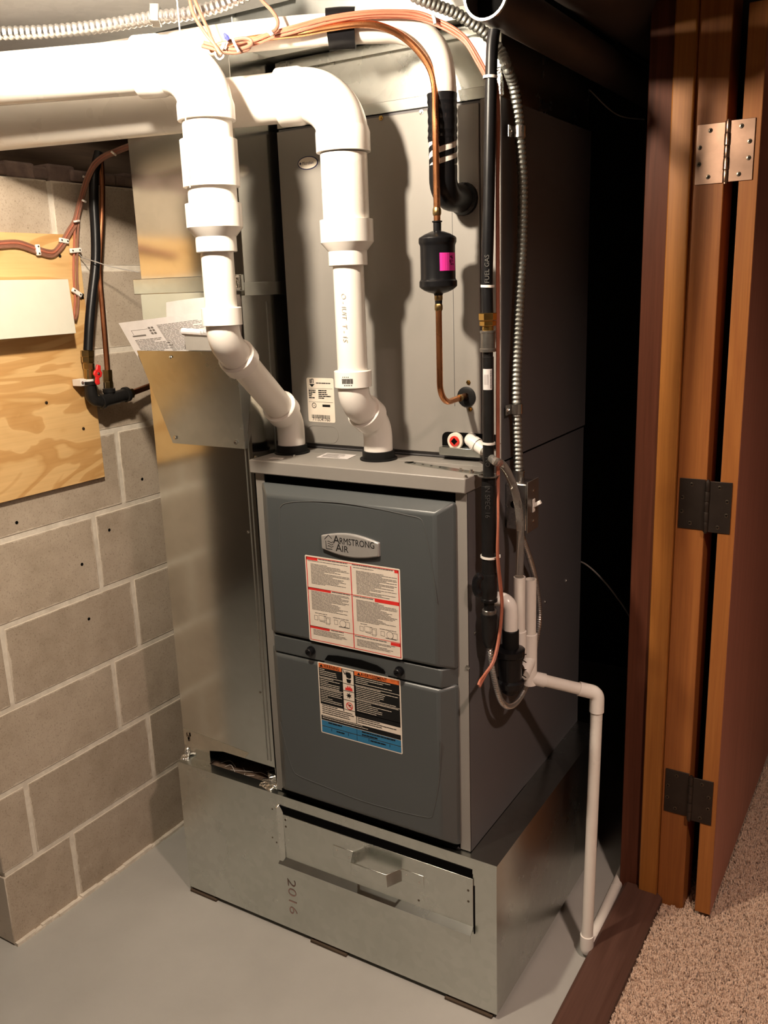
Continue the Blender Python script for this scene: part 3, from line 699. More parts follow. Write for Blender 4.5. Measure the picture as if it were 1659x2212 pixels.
for (a0, b0, a1, b1) in ((.03, .055, .47, .075), (.06, .09, .48, .33), (.52, .055, .96, .075), (.55, .09, .97, .355), (.05, .405, .47, .63), (.54, .415, .97, .66), (.05, .855, .47, .93), (.53, .868, .93, .955)):
    L1.lines(mb, a0*W1, b0*H1, a1*W1, b1*H1, .0027, .00125, .0006, .22, rr)
def outline(a, b_, c, d, wd=.0007):
    a, c, b_, d = a*W1, c*W1, b_*H1, d*H1
    for q in ((a, b_, c, b_+wd), (a, d-wd, c, d), (a, b_, a+wd, d), (c-wd, b_, c, d)): L1.rect(mb, *q, .0006)
for ox, oy in ((.05, .665), (.545, .69)):
    outline(ox+.02, oy+.02, ox+.06, oy+.075); outline(ox+.07, oy+.01, ox+.15, oy+.07); outline(ox+.13, oy+.015, ox+.20, oy+.09); outline(ox+.15, oy+.03, ox+.19, oy+.105); outline(ox+.24, oy+.03, ox+.28, oy+.085)
    L1.rect(mb, (ox+.08)*W1, (oy+.078)*H1, (ox+.13)*W1, (oy+.084)*H1, .0006)
    L1.poly(mb, [((ox+.335+.035*math.cos(k*.4))*W1, oy*H1+.06*H1+.035*W1*math.sin(k*.4)) for k in range(16)], .0006)
    outline(ox+.36, oy+.03, ox+.41, oy+.10); L1.rect(mb, (ox+.29)*W1, (oy+.095)*H1, (ox+.40)*W1, (oy+.105)*H1, .0006)
    L1.lines(mb, (ox+.03)*W1, (oy-.012)*H1, (ox+.18)*W1, oy*H1, .003, .0013, .0006, .2, rr); L1.lines(mb, (ox+.23)*W1, (oy+.004)*H1, (ox+.40)*W1, (oy+.014)*H1, .003, .0013, .0006, .2, rr)
tag(mb.build('black_print', 'ink_soft', op), kind='stuff')
mb = MB()
for ox, oy in ((.05, .665), (.545, .69)): L1.poly(mb, [((ox+.335+.031*math.cos(k*.4))*W1, oy*H1+.06*H1+.031*W1*math.sin(k*.4)) for k in range(16)], .0008)
tag(mb.build('white_print', 'label', op), kind='stuff')

x0, x1, zt1, zb1 = label_from(((685.4, 1428), (864, 1469), (871, 1629.6), (694.8, 1581.8)), dy)
L2 = Lab((x0, dy, zt1), (1, 0, 0), (0, 0, -1)); L2.N = V((0, -1, 0)); W2, H2 = x1-x0, zt1-zb1
wn = L2.sheet(W2, H2, .003, .0004).build('warning_notice', 'label', ld)
def layer(name, mat, rects, off=.0006, par=None):
    mb = MB()
    for a, b_, c, d in rects: L2.rect(mb, a*W2, b_*H2, c*W2, d*H2, off)
    return mb.build(name, mat, par or wn)
layer('black_field', 'ink', [(.014, .075, .305, .575), (.455, .075, .986, .635), (.014, .742, .986, .80), (.30, .020, .31, .61), (.445, .02, .457, .635), (.30, .022, .457, .030), (.30, .215, .457, .222), (.30, .315, .457, .322), (.30, .44, .457, .447), (.014, .575, .986, .582), (.455, .60, .463, .742), (.014, .80, .986, .812), (.455, .80, .46, .985), (.014, .895, .986, .90), (.455, .635, .986, .64)])
layer('orange_field', 'orange', [(.014, .015, .300, .073), (.457, .015, .986, .073)])
layer('blue_field', 'blue', [(.014, .815, .455, .893), (.46, .815, .986, .893), (.014, .902, .455, .985), (.46, .902, .986, .985)])
layer('white_rule', 'label', [(.014, .195, .305, .201), (.014, .35, .305, .356), (.457, .20, .986, .206), (.457, .385, .986, .391), (.014, .808, .986, .812)], .0008)
mb = MB(); rr = random.Random(8)
for (a0, b0, a1, b1, sh) in ((.025, .09, .24, .19, .35), (.025, .21, .27, .345, .3), (.025, .365, .30, .57, .12), (.47, .09, .93, .195, .35), (.47, .215, .97, .38, .25), (.47, .40, .97, .56, .2), (.03, .75, .9, .795, .2)):
    L2.lines(mb, a0*W2, b0*H2, a1*W2, b1*H2, .0042, .0013, .0008, sh, rr)
tag(mb.build('white_print', 'label', wn), kind='stuff')
mb = MB()
for (a0, b0, a1, b1) in ((.03, .592, .44, .73), (.475, .65, .95, .735), (.10, .825, .42, .88), (.52, .825, .93, .885), (.20, .92, .35, .96), (.62, .92, .83, .96)):
    L2.lines(mb, a0*W2, b0*H2, a1*W2, b1*H2, .0046 if b0 < .8 else .0068, .0017 if b0 < .8 else .0032, .0008, .25, rr)
for (a, b_) in ((.135, .905), (.345, .905), (.60, .905), (.85, .905)): L2.rect(mb, a*W2, b_*H2, (a+.006)*W2, (b_+.04)*H2, .0008)
tag(mb.build('black_print', 'ink', wn), kind='stuff')
ts = H2*.056
text('lettering', 'WARNING', L2.pt(.075*W2, .063*H2, .0008), (1, 0, 0), (0, 0, 1), ts*1.15, 'ink', wn, .0001, .008, .78)
text('lettering', 'AVERTISSEMENT', L2.pt(.535*W2, .063*H2, .0008), (1, 0, 0), (0, 0, 1), ts*1.15, 'ink', wn, .0001, .008, .81)
mb = MB()
for a in (.03, .495): L2.poly(mb, [((a+.018)*W2, .022*H2), ((a+.038)*W2, .063*H2), (a*W2-.001, .063*H2)], .0008)
# pictograms: hand and bolt, burst
L2.poly(mb, [(.345*W2, .075*H2), (.365*W2, .062*H2), (.395*W2, .062*H2), (.418*W2, .08*H2), (.415*W2, .125*H2), (.392*W2, .14*H2), (.36*W2, .13*H2)], .0008)
for k in range(4): L2.rect(mb, (.352+.016*k)*W2, (.045+.004*abs(k-1))*H2, (.362+.016*k)*W2, .075*H2, .0008)
L2.poly(mb, [(.355*W2, .15*H2), (.415*W2, .15*H2), (.405*W2, .20*H2), (.365*W2, .20*H2)], .0008)
L2.poly(mb, [(.315*W2, .04*H2), (.322*W2, .037*H2), (.348*W2, .09*H2), (.335*W2, .095*H2)], .0008)
L2.poly(mb, [(.38*W2+.034*W2*math.cos(k*math.pi/7)*(1.15 if k % 2 else .5), .375*H2+.036*H2*math.sin(k*math.pi/7)*(1.3 if k % 2 else .45)) for k in range(14)], .0008)
tag(mb.build('pictogram', 'ink', wn), kind='stuff')
mb = MB()
L2.poly(mb, [(.335*W2, .305*H2), (.345*W2, .262*H2), (.358*W2, .278*H2), (.368*W2, .238*H2), (.384*W2, .268*H2), (.398*W2, .236*H2), (.408*W2, .272*H2), (.42*W2, .258*H2), (.428*W2, .305*H2)], .0008)
for k in range(20):
    a0, a1 = k*math.pi/10, (k+1)*math.pi/10; ro, ri = .042*W2, .034*W2
    L2.poly(mb, [(.38*W2+ro*math.cos(a0), .52*H2+ro*math.sin(a0)), (.38*W2+ro*math.cos(a1), .52*H2+ro*math.sin(a1)), (.38*W2+ri*math.cos(a1), .52*H2+ri*math.sin(a1)), (.38*W2+ri*math.cos(a0), .52*H2+ri*math.sin(a0))], .0008)
L2.poly(mb, [(.352*W2, .50*H2), (.358*W2, .493*H2), (.41*W2, .542*H2), (.403*W2, .55*H2)], .0008)
tag(mb.build('red_pictogram', 'red', wn), kind='stuff')
mb = MB(); L2.rect(mb, .36*W2, .50*H2, .40*W2, .515*H2, .0007); L2.rect(mb, .375*W2, .525*H2, .405*W2, .533*H2, .0007); mb.build('pictogram', 'ink', wn)

# cap top: grommets, stickers, screws, strap
for (x, y) in ((-.479, .088), (-.254, .094)):
    g = MB().lathe((x, y, ZT), (0, 0, 1), [(0, .040), (.003, .040), (.004, .0345), (.019, .0345), (.0195, .029), (.002, .029)], 28, False).build('grommet', 'rubber', fu)
def toplabel(uv, lines_):
    P = [PZ(u, v, ZT+.0004) for u, v in uv]; o = MB().prism(P, (0, 0, .0005)).build('sticker', 'paper', tc)
    mb = MB(); U = P[1]-P[0]; D = P[3]-P[0]; rr = random.Random(3)
    for k in range(lines_):
        a = .06+.05*rr.random(); b_ = .15+k*.8/lines_; L_ = .5+.4*rr.random()
        mb.add([P[0]+U*a+D*b_+V((0, 0, .0007)), P[0]+U*(a+L_*.85)+D*b_+V((0, 0, .0007)), P[0]+U*(a+L_*.85)+D*(b_+.05)+V((0, 0, .0007)), P[0]+U*a+D*(b_+.05)+V((0, 0, .0007))], [(0, 1, 2, 3)])
    mb.build('print', 'ink_soft', o)
toplabel(((706, 978.5), (770, 983), (751, 992), (684, 988)), 7)
toplabel(((591, 988), (615, 989.5), (609, 993), (580, 991)), 2)
for (u, v) in ((553, 988), (635, 986), (1006, 1031)): screw_at(PZ(u, v, ZT), (0, 0, 1), .0035, fu, 'screw', 'hex_screw', .004)
screw_at(V((-.0015, -.0025, PY(1004, 1440, -.002).z)), (0, -1, 0), .004, fu, 'screw', 'hex_screw', .004)
for (u, v) in ((1223, 1254), (1177, 1300), (1025, 1367)): screw_at(PX(u, v, 0), (1, 0, 0), .0035, fu, 'screw', 'hex_screw')
mb = MB(); mb.box(-.001, .101, ZT-.003, .0006, BK, ZT+.0009); mb.build('side_seam', 'darkhole', fu)
st = thing('pipe_strap', (-.05, .05, ZT), 'perforated steel strap screwed on the furnace top, ending in a ring around the gas pipe', 'strap')
sA, sB = PZ(884, 1000, ZT), V((.018, .030, ZT)); d = (sB-sA).normalized(); n = V((-d.y, d.x, 0))
mb = MB(); mb.obox((sA+sB)/2+V((0, 0, .0008)), (sB-sA)*.5, n*.010, V((0, 0, .0007))); mb.lathe(sA+V((0, 0, .0001)), (0, 0, 1), [(0, .010), (.0014, .010)], 16)
mb.build('strap_bar', 'galv', st)
mb = MB(); mb.lathe((.032, .028, ZT-.0015), (0, 0, 1), [(0, .0125), (0, .0205), (.002, .0205), (.002, .0125), (0, .0125)], 24, False); mb.build('ring', 'steel', st)
for k in (.08, .2, .32, .44): MB().lathe(sA+(sB-sA)*k+V((0, 0, .0015)), (0, 0, 1), [(0, .0028), (.0002, .0028)], 10).build('hole', 'darkhole', st)
for k in (.72, .86): screw_at(sA+(sB-sA)*k+V((0, 0, .0014)), (0, 0, 1), .004, st, 'screw', 'hex_screw', .005)

# ================================================================== EVAPORATOR COIL CASE
CR = .004
co = thing('coil_cabinet', (FL/2, .4, ZT), 'tall grey coil cabinet standing on the furnace, with stickers and a drain port', 'coil cabinet')
cbm = MB(); cbm.box(FL, CY+.003, ZT+.001, CR, BK-.002, ZC); cbm.build('case', 'gray_shaded', co, .002)
DZ = ZT+.012
pn = MB(); px1 = -.040
pn.box(FL+.001, CY-.004, DZ, px1, CY+.0035, ZC-.006)
panel = pn.build('front_panel', 'gray', co, .0015)
MB().box(px1+.002, CY-.001, ZT+.002, CR, CY+.003, ZC).build('corner_flange', 'gray', co, .001)
MB().box(CR-.016, CY-.0035, ZT+.04, CR+.001, CY-.001, ZC-.002).build('edge_strip', 'gray', co, .001)
MB().box(px1-.058, CY-.0046, DZ+.1, px1-.0572, CY-.0038, ZC-.02).build('seam', 'gray_shaded', co)
for (u, v, m_) in ((823, 255, 'brass'), (910, 242, 'screw'), (1016, 884, 'brass'), (1012, 826, 'brass')): screw_at(PY(u, v, CY-.004), (0, -1, 0), .004, panel, m_, 'hex_screw', .004)
# shallow oblong knock-out
ko = []
K = [PY(u, v, CY-.0042) for u, v in ((663, 918), (730, 922), (730, 958), (670, 954))]
kx0, kx1, kz0, kz1 = K[0].x, K[1].x, K[2].z, K[0].z; r_ = .018
for (cx, cz_, a0) in ((kx1-r_, kz1-r_, 0), (kx0+r_, kz1-r_, 90), (kx0+r_, kz0+r_, 180), (kx1-r_, kz0+r_, 270)):
    for k in range(6): a = math.radians(a0+18*k); ko.append(V((cx+r_*math.cos(a), CY-.0042, cz_+r_*math.sin(a))))
MB().tube(ko+[ko[0]], .0007, 5).build('knockout', 'gray', panel)
# rating label
x0, x1, zt1, zb1 = label_from(((660.7, 816), (718.5, 816.8), (726.5, 913), (668.5, 911)), CY-.0042)
L3 = Lab((x0, CY-.0042, zt1), (1, 0, 0), (0, 0, -1)); L3.N = V((0, -1, 0)); W3, H3 = x1-x0, zt1-zb1
rl_ = L3.sheet(W3, H3, .004, .0004).build('rating_label', 'label', panel)
mb = MB(); rr = random.Random(4)
L3.poly(mb, [(.09*W3, .14*H3), (.30*W3, .14*H3), (.195*W3, .21*H3)], .0006); L3.rect(mb, .12*W3, .03*H3, .155*W3, .125*H3, .0006); L3.rect(mb, .17*W3, .02*H3, .20*W3, .12*H3, .0006); L3.rect(mb, .20*W3, .02*H3, .25*W3, .035*H3, .0006); L3.rect(mb, .235*W3, .02*H3, .26*W3, .12*H3, .0006)
for b_ in (.235, .54): L3.rect(mb, .05*W3, b_*H3, .95*W3, (b_+.006)*H3, .0006)
for k in range(5): L3.lines(mb, .06*W3, (.27+.042*k)*H3, .32*W3, (.27+.042*k)*H3+.003, .004, .0026, .0006, .3, rr); L3.lines(mb, .42*W3, (.27+.042*k)*H3, .92*W3, (.27+.042*k)*H3+.003, .004, .0026, .0006, .4, rr)
L3.lines(mb, .35*W3, .105*H3, .92*W3, .13*H3, .004, .0022, .0006, .1, rr); L3.lines(mb, .45*W3, .16*H3, .8*W3, .175*H3, .004, .0018, .0006, .1, rr)
L3.rect(mb, .55*W3, .595*H3, .84*W3, .65*H3, .0006)
for k in range(16):
    a0, a1 = k*math.pi/8, (k+1)*math.pi/8; cx, cy_ = .24*W3, .625*H3; ro, ri = .085*W3, .065*W3
    L3.poly(mb, [(cx+ro*math.cos(a0), cy_+ro*math.sin(a0)), (cx+ro*math.cos(a1), cy_+ro*math.sin(a1)), (cx+ri*math.cos(a1), cy_+ri*math.sin(a1)), (cx+ri*math.cos(a0), cy_+ri*math.sin(a0))], .0006)
L3.lines(mb, .08*W3, .755*H3, .95*W3, .77*H3, .004, .002, .0006, .05, rr); L3.lines(mb, .25*W3, .80*H3, .75*W3, .815*H3, .005, .0022, .0006, .05, rr)
a = .13
while a < .80: wd = .008+.016*rr.random(); L3.rect(mb, a*W3, .835*H3, (a+wd)*W3, .915*H3, .0006); a += wd+.007+.01*rr.random()
mb.build('print', 'ink', rl_)
text('lettering', '7115L41760', L3.pt(.15*W3, .975*H3, .0006), (1, 0, 0), (0, 0, 1), .0105, 'ink', rl_, .0001, .01, .93)
text('lettering', 'UL', L3.pt(.205*W3, .64*H3, .0006), (1, 0, 0), (0, 0, 1), .0045, 'ink', rl_, .0001, .01)
# oval badge
ob = PY(665, 352, CY-.0042); orr, orz = .0265, .0135
def ell(a, b_, y, n_=28): return [V((ob.x+a*math.cos(2*math.pi*k/n_), y, ob.z+b_*math.sin(2*math.pi*k/n_)+.0)) for k in range(n_)]
ov = MB().frustum(ell(orr, orz, CY-.004), ell(orr, orz, CY-.0046)).build('oval_badge', 'navy', panel)
MB().frustum(ell(orr-.0025, orz-.002, CY-.0046), ell(orr-.0025, orz-.002, CY-.005)).build('oval_face', 'label', ov)
text('lettering', 'Microban', (ob.x-.0145, CY-.0052, ob.z-.003), (1, 0, 0), (0, 0, 1), .0092, 'navy', ov, .0001, 0, .85)
MB().lathe((ob.x-.019, CY-.0052, ob.z), (0, -1, 0), [(0, .0025), (.0002, .0025)], 8).build('emblem', 'navy', ov)
# liquid line grommet
q = PY(1008, 857, CY-.004)
gr = MB().lathe(q, (0, -1, 0), [(0, .0205), (.002, .0205), (.0035, .017), (.0035, .008), (.001, .007)], 24).build('grommet', 'rubber', panel)
# drain pan port
Q = [PY(u, v, CY-.0045) for u, v in ((955, 932), (1046, 938), (1048, 966), (955, 962))]
zt2, zb2 = Q[0].z, Q[3].z; xl = Q[0].x
poly = [V((xl, CY-.0042, zb2)), V((xl, CY-.0042, zt2-.012))] + [V((xl+.013-.013*math.cos(a), CY-.0042, zt2-.012+.012*math.sin(a))) for a in (.4, .8, 1.2, 1.57)] + [V((.0, CY-.0042, zt2)), V((.0, CY-.0042, zb2))]
po = MB().prism(poly, (0, -.0008, 0)).build('drain_opening', 'darkhole', panel)
MB().box(xl-.001, CY-.018, zb2-.018, px1+.005, CY-.004, zb2-.001).build('drain_lip', 'galv', panel, .001)
pc = PY(985, 952, CY-.006)
pl = MB().lathe(pc+V((0, .003, 0)), (0, -1, 0), [(0, .0175), (.008, .0175), (.009, .0165), (.009, .011)], 24).build('drain_plug', 'label', panel)
MB().lathe(pc+V((0, -.002, 0)), (0, -1, 0), [(0, .011), (.006, .011), (.0065, .009)], 20).build('plug_core', 'redclay', pl)
MB().obox(pc+V((0, -.0087, 0)), (.0036, 0, .0036), (0, .0004, 0), (-.0036, 0, .0036)).build('socket_hole', 'darkhole', pl)
de = thing('drain_elbow', PY(1015, 960, CY-.02), 'short white plastic elbow on the coil drain port beside the gas pipe', 'pipe fitting')
e0 = PY(1018, 948, CY-.005); e1 = PY(1016, 951, CY-.045); e2 = PY(1046, 972, CY-.052)
MB().tube(fillet_path([e0, e1, e2], .010), .0125, 16).build('elbow_body', 'pvc_fit', de)
MB().tube([e1+(e2-e1)*.25, e1+(e2-e1)*.5], .0145, 16).build('collar', 'pvc_fit', de)

# ================================================================== PLENUM, TRUNK DUCT, ROUND DUCTS
pm = thing('plenum', (FL/2, .4, ZC), 'galvanized plenum between the coil cabinet and the trunk duct', 'air duct')
MB().box(FL+.004, CY+.012, ZC+.0008, CR-.004, BK-.01, 2.02).build('plenum_body', 'galv', pm, .001)
MB().box(FL-.001, CY+.001, ZC+.0006, CR+.001, CY+.012, ZC+.022).build('flange', 'galv', pm, .001)
MB().box(FL+.001, CY+.004, 1.997, CR-.001, CY+.014, 2.016).build('upper_flange', 'galv', pm, .001)
MB().box(CR-.03, CY-.002, ZC+.0, CR+.003, CY+.010, ZC+.05).build('foil_tape', 'galv_bright', pm, .003)
td = thing('trunk_duct', (-.6, .4, 2.03), 'wide galvanized trunk duct crossing overhead above the white pipes', 'air duct')
MB().box(-1.95, CY-.030, 2.022, .010, .80, 2.30).build('trunk_body', 'galv_dull', td, .002)
for x in (-.62, -1.3): MB().box(x, CY-.040, 2.014, x+.035, .80, 2.30).build('drive_cleat', 'galv_dull', td, .002)
MB().box(-1.95, CY-.034, 2.018, .013, CY-.028, 2.040).build('lower_edge', 'galv', td, .001)
bd = thing('glare_duct', (-1.0, -.3, 2.10), 'flat pale duct underside added close to the light bulb to catch glare', 'air duct')  # added near the bulb; its pale underside imitates the glare overhead
MB().box(-1.9, -.62, 2.105, -.42, CY-.06, 2.30).build('glare_duct_body', 'galv_pale', bd, .002)
rdx = thing('round_duct', (.10, .4, 1.96), 'narrow dark metal pipe with a pale rim running back above the furnace side', 'air duct')
AX, AZ, AR = .057, 2.005, .038
MB().tube([V((AX, -.028, AZ)), V((AX, 1.6, AZ))], AR, 36, False).build('duct_wall', 'darkduct', rdx)
MB().lathe((AX, -.030, AZ), (0, 1, 0), [(0, AR-.003), (0, AR+.001), (.004, AR+.002), (.006, AR-.001), (0, AR-.003)], 36, False).build('rolled_rim', 'galv', rdx)
MB().lathe((AX, .02, AZ), (0, 1, 0), [(0, AR-.001), (.002, AR-.001)], 32).build('shade_disc', 'darkhole', rdx)  # added black disc standing in for the shade inside the pipe
rd2 = thing('branch_pipe', (.113, .0, 2.047), 'wider dark round duct above the narrow pipe, along the door header', 'air duct')
MB().tube([V((.107, -1.6, 2.119)), V((.107, 1.6, 2.119))], .0745, 28).build('duct_wall', 'darkduct', rd2)

# ================================================================== WHITE PVC VENT PIPES
R3, R2 = .0445, .0302
def vent(name, label, base, V2, zs, hleft, hz, turn_r, printing):
    """base: point on the furnace top; V2: xy of the riser; zs: dict of heights"""
    t = thing(name, base, label, 'vent pipe', 'white plastic furnace vent pipes')
    base = V(base); riser = lambda z: V((V2[0], V2[1], z))
    e_lo = base+V((0, 0, zs['lo'])); e_hi = riser(zs['hi'])
    d = (e_hi-e_lo).normalized()
    # lower street elbow
    MB().tube(fillet_path([base+V((0, 0, -.02)), e_lo, e_lo+d*.05], .055), R2+.0005, 28).build('lower_elbow', 'pvc_fit', t)
    MB().lathe(e_lo+d*zs['hub'], d, [(0, R2+.001), (.001, R2+.0075), (.030, R2+.0075), (.0315, R2+.006)], 28).build('elbow_hub', 'pvc_fit', t)
    L = (e_hi-e_lo).length
    if L > .14: MB().tube([e_lo+d*.06, e_hi-d*.06], R2, 28).build('offset_pipe', 'pvc', t)
    MB().tube(fillet_path([e_hi-d*.055, e_hi, e_hi+V((0, 0, .05))], .055), R2+.0015, 28).build('upper_elbow', 'pvc_fit', t)
    if L > .14: MB().lathe(e_hi-d*.080, d, [(0, R2+.006), (.0015, R2+.0075), (.027, R2+.0075), (.030, R2+.004)], 28).build('elbow_hub', 'pvc_fit', t)
    uh = MB().lathe(riser(zs['hi']+.030), (0, 0, 1), [(0, R2+.004), (.001, R2+.0075), (.032, R2+.0075), (.0335, R2+.006)], 28).build('elbow_hub', 'pvc_fit', t)
    MB().tube([riser(zs['hi']+.05), riser(zs['red']+.01)], R2, 28).build('riser_pipe', 'pvc', t)
    z = zs['red']
    MB().lathe(riser(z), (0, 0, 1), [(0, R2+.006), (.001, R2+.0075), (.027, R2+.0075), (.042, R3+.006), (.0435, R3+.007), (.085, R3+.007), (.086, R3)], 32).build('reducer', 'pvc_fit', t)
    MB().tube([riser(z+.078), riser(zs['coup']+.01)], R3, 32).build('wide_pipe', 'pvc', t)
    if 'coup2' in zs:
        MB().lathe(riser(zs['coup']), (0, 0, 1), [(0, R3), (.0005, R3+.007), (zs['coup2']-zs['coup'], R3+.007), (zs['coup2']-zs['coup']+.0005, R3)], 32).build('coupling', 'pvc_fit', t)
        MB().tube([riser(zs['coup2']-.01), riser(hz-turn_r-.02)], R3, 32).build('wide_pipe', 'pvc', t)
    top = riser(hz); hl = V(hleft); hd_ = (hl-top).normalized()
    ze = zs['elb']
    MB().lathe(riser(ze), (0, 0, 1), [(0, R3), (.0005, R3+.007), (hz-turn_r-ze+.004, R3+.007), (hz-turn_r-ze+.014, R3+.004)], 32).build('elbow_hub', 'pvc_fit', t)
    el = MB().tube(fillet_path([riser(ze+.02), top, top+hd_*(turn_r+.03)], turn_r, 14), R3+.004, 32).build('top_elbow', 'pvc_fit', t)
    MB().lathe(top+hd_*(turn_r-.004), hd_, [(0, R3+.004), (.008, R3+.007), (.048, R3+.007), (.049, R3)], 32).build('elbow_hub', 'pvc_fit', t)
    MB().tube([top+hd_*(turn_r+.03), hl], R3, 32).build('run_pipe', 'pvc', t)
    return t, uh
P1 = PD(473, 600, 1.66); P2 = PD(757, 685, 1.755)
def zof(P, v):
    lo_, hi_ = 0., 3.
    for _ in range(50):
        m_ = (lo_+hi_)/2; dd = V((P.x, P.y, m_))-CAM; vv = 1106-F*dd.dot(UP)/dd.dot(FW)
        if vv > v: lo_ = m_
        else: hi_ = m_
    return lo_
h1 = PD(0, 171, 1.64); h1z = h1.z
v1, uh1 = vent('vent_pipe', 'white vent pipe with a long slanted offset, its riser in front of the return duct', (-.479, .088, ZT), (P1.x, P1.y),
     {'lo': .075, 'hub': .035, 'hi': zof(P1, 738), 'red': zof(P1, 545), 'coup': zof(P1, 405), 'coup2': zof(P1, 303), 'elb': zof(P1, 262)},
     V((P1.x, P1.y, h1z))+(h1-V((P1.x, P1.y, h1z)))*2.1, h1z, .075, None)
h2 = PD(0, 288, 1.83); h2z = PD(640, 203, 1.66).z
v2, uh2 = vent('vent_pipe', 'white vent pipe with a short double bend, its riser in front of the coil cabinet', (-.254, .094, ZT), (P2.x, P2.y),
     {'lo': .075, 'hub': .030, 'hi': zof(P2, 868), 'red': zof(P2, 574), 'coup': zof(P2, 345), 'elb': zof(P2, 330)},
     V((P2.x, P2.y, h2z))+(V((h2.x, h2.y, h2z-.01))-V((P2.x, P2.y, h2z)))*1.7, h2z, .075, None)
# bar codes and mould print on the fittings
def curved_print(C, R, ang0, items, par, mat='ink'):
    """C centre of ring on vertical pipe, items (a0,a1,z0,z1) in radians/metres around the view-facing side"""
    mb = MB()
    for (a0, a1, z0_, z1_) in items:
        p = [C+V((math.cos(ang0+a)*R, math.sin(ang0+a)*R, z)) for a, z in ((a0, z0_), (a1, z0_), (a1, z1_), (a0, z1_))]; mb.add(p, [(0, 1, 2, 3)])
    mb.build('bar_code', mat, par)
va = math.atan2(CAM.y-P2.y, CAM.x-P2.x)
rr = random.Random(6); it = []; a = -.62
while a < -.02: wd = .008+.02*rr.random(); it.append((a, a+wd, .010, .020)); a += wd+.012
it += [(-.58+.1*k, -.53+.1*k, .0225, .0240) for k in range(4)] + [(-.5+.12*k, -.42+.12*k, .006, .0075) for k in range(4)]
curved_print(V((P2.x, P2.y, zof(P2, 868)+.030)), R2+.0078, va, it, uh2)
rz = zof(P2, 575)
text('lettering', 'O - IUIT  T - 1S', V((P2.x+(R2+.0006)*math.cos(va-.55), P2.y+(R2+.0006)*math.sin(va-.55), rz-.05)), (0, 0, -1), (-math.sin(va-.55), math.cos(va-.55), 0), .013, 'ink_faint', v2, .0004, 0, 1.1)

# ================================================================== REFRIGERANT LINES
SX = -.076; SYv = .070
sst = PY(1006, 425, CY-.003)
sl = thing('suction_line', sst, 'white insulated refrigerant line with black taped lower end bending into the coil cabinet', 'refrigerant line')
run = [PD(0, 160, 1.86), PD(250, 120, 1.74), PD(400, 97, 1.675), PD(536, 79, 1.638), PD(671, 66, 1.615), PD(800, 60, 1.612), PD(870, 62, 1.615), PD(915, 82, 1.615), PD(944, 122, 1.612)]
vt = [V((SX, SYv, z)) for z in (1.905, 1.87)]
MB().tube(smooth_path(run+vt, 6), .0262, 24).build('white_insulation', 'insul', sl)
bp = [V((SX, SYv, 1.888)), V((SX, SYv, 1.86)), V((SX, SYv, 1.83)), V((SX-.001, SYv, 1.806))]
MB().tube(smooth_path(bp, 6), [.0275, .0275]+[.0268+.0008*math.sin(k*1.9) for k in range(len(smooth_path(bp, 6))-2)], 24).build('tape_sleeve', 'tape', sl)
MB().tube([V((SX, SYv, 1.81)), V((SX, SYv, 1.755))], .0255, 24).build('white_insulation', 'insul', sl)
el_ = fillet_path([V((SX, SYv, 1.765)), V((SX, SYv-.002, sst.z-.002)), V((SX+.004, CY-.002, sst.z-.004))], .03)
MB().tube(el_, .0262, 24).build('taped_elbow', 'tape', sl)
MB().lathe((SX+.004, CY-.018, sst.z-.004), (0, 1, 0), [(0, .026), (.006, .030), (.0145, .031)], 20).build('taped_collar', 'tape', sl)
# slanting tape turns over the white part
for (z0_, z1_) in ((1.803, 0), (1.783, 0), (1.764, 0)):
    pts = []
    for k in range(20):
        a = va-2.2+4.4*k/19; pts.append(V((SX+.0262*math.cos(a), SYv+.0262*math.sin(a), z0_+(k/19-.5)*.034)))
    mb = MB(); hw = .0048
    for p_, q_ in zip(pts, pts[1:]): mb.add([p_+V((0, 0, -hw)), q_+V((0, 0, -hw)), q_+V((0, 0, hw)), p_+V((0, 0, hw))], [(0, 1, 2, 3)])
    mb.build('tape_turn', 'tape', sl)
tw = MB(); ta, tb = PD(708, 64, 1.613), PD(768, 61, 1.611)
tw.tube(smooth_path([ta, (ta+tb)/2+V((0, 0, .001)), tb], 5), .0345, 24); tag(tw.build('tape_wrap', 'tape'), 'black tape wrap binding the copper line and wires to the white line', 'tape')
LXc, LYc = -.072, .0346
ls = PY(1008, 857, CY-.004)
ll = thing('liquid_line', ls, 'thin bright copper refrigerant line running to the coil grommet through the black drier', 'refrigerant line')
lu = [PD(455, 106, 1.632), PD(536, 86, 1.600), PD(594, 78, 1.590), PD(653, 71, 1.583), PD(707, 61, 1.578), PD(780, 52, 1.572), PD(830, 59, 1.575), PD(879, 86, 1.585), PD(920, 132, 1.59), PD(938, 181, 1.595)]
zl = [V((LXc, LYc, z)) for z in (1.84, 1.76, 1.655)]
MB().tube(smooth_path(lu+zl, 6), .0063, 14).build('upper_tube', 'copper', ll)
lw = fillet_path([V((LXc, LYc, 1.55)), V((LXc+.001, LYc-.003, ls.z-.002)), V((ls.x-.002, CY-.002, ls.z+.002))], .04, 10)
MB().tube(lw, .0060, 14).build('lower_tube', 'copper', ll)
for (z, r) in ((1.676, .0068), (1.523, .0066), (1.505, .0064)): MB().lathe((LXc, LYc, z), (0, 0, 1), [(0, r), (.003, r+.0012), (.010, r+.0012), (.014, r)], 14).build('brazed_joint', 'brass_old', ll)
MB().tube([ls+V((0, -.035, .001)), ls+V((0, -.028, .001))], .0072, 14).build('brazed_joint', 'brass_old', ll)
fd = thing('filter_drier', (LXc, LYc, 1.54), 'glossy black filter drier canister with a pink sticker on the copper line', 'filter drier')
za, zb_ = zof(V((LXc, LYc, 0)), 622), zof(V((LXc, LYc, 0)), 508); hh = zb_-za
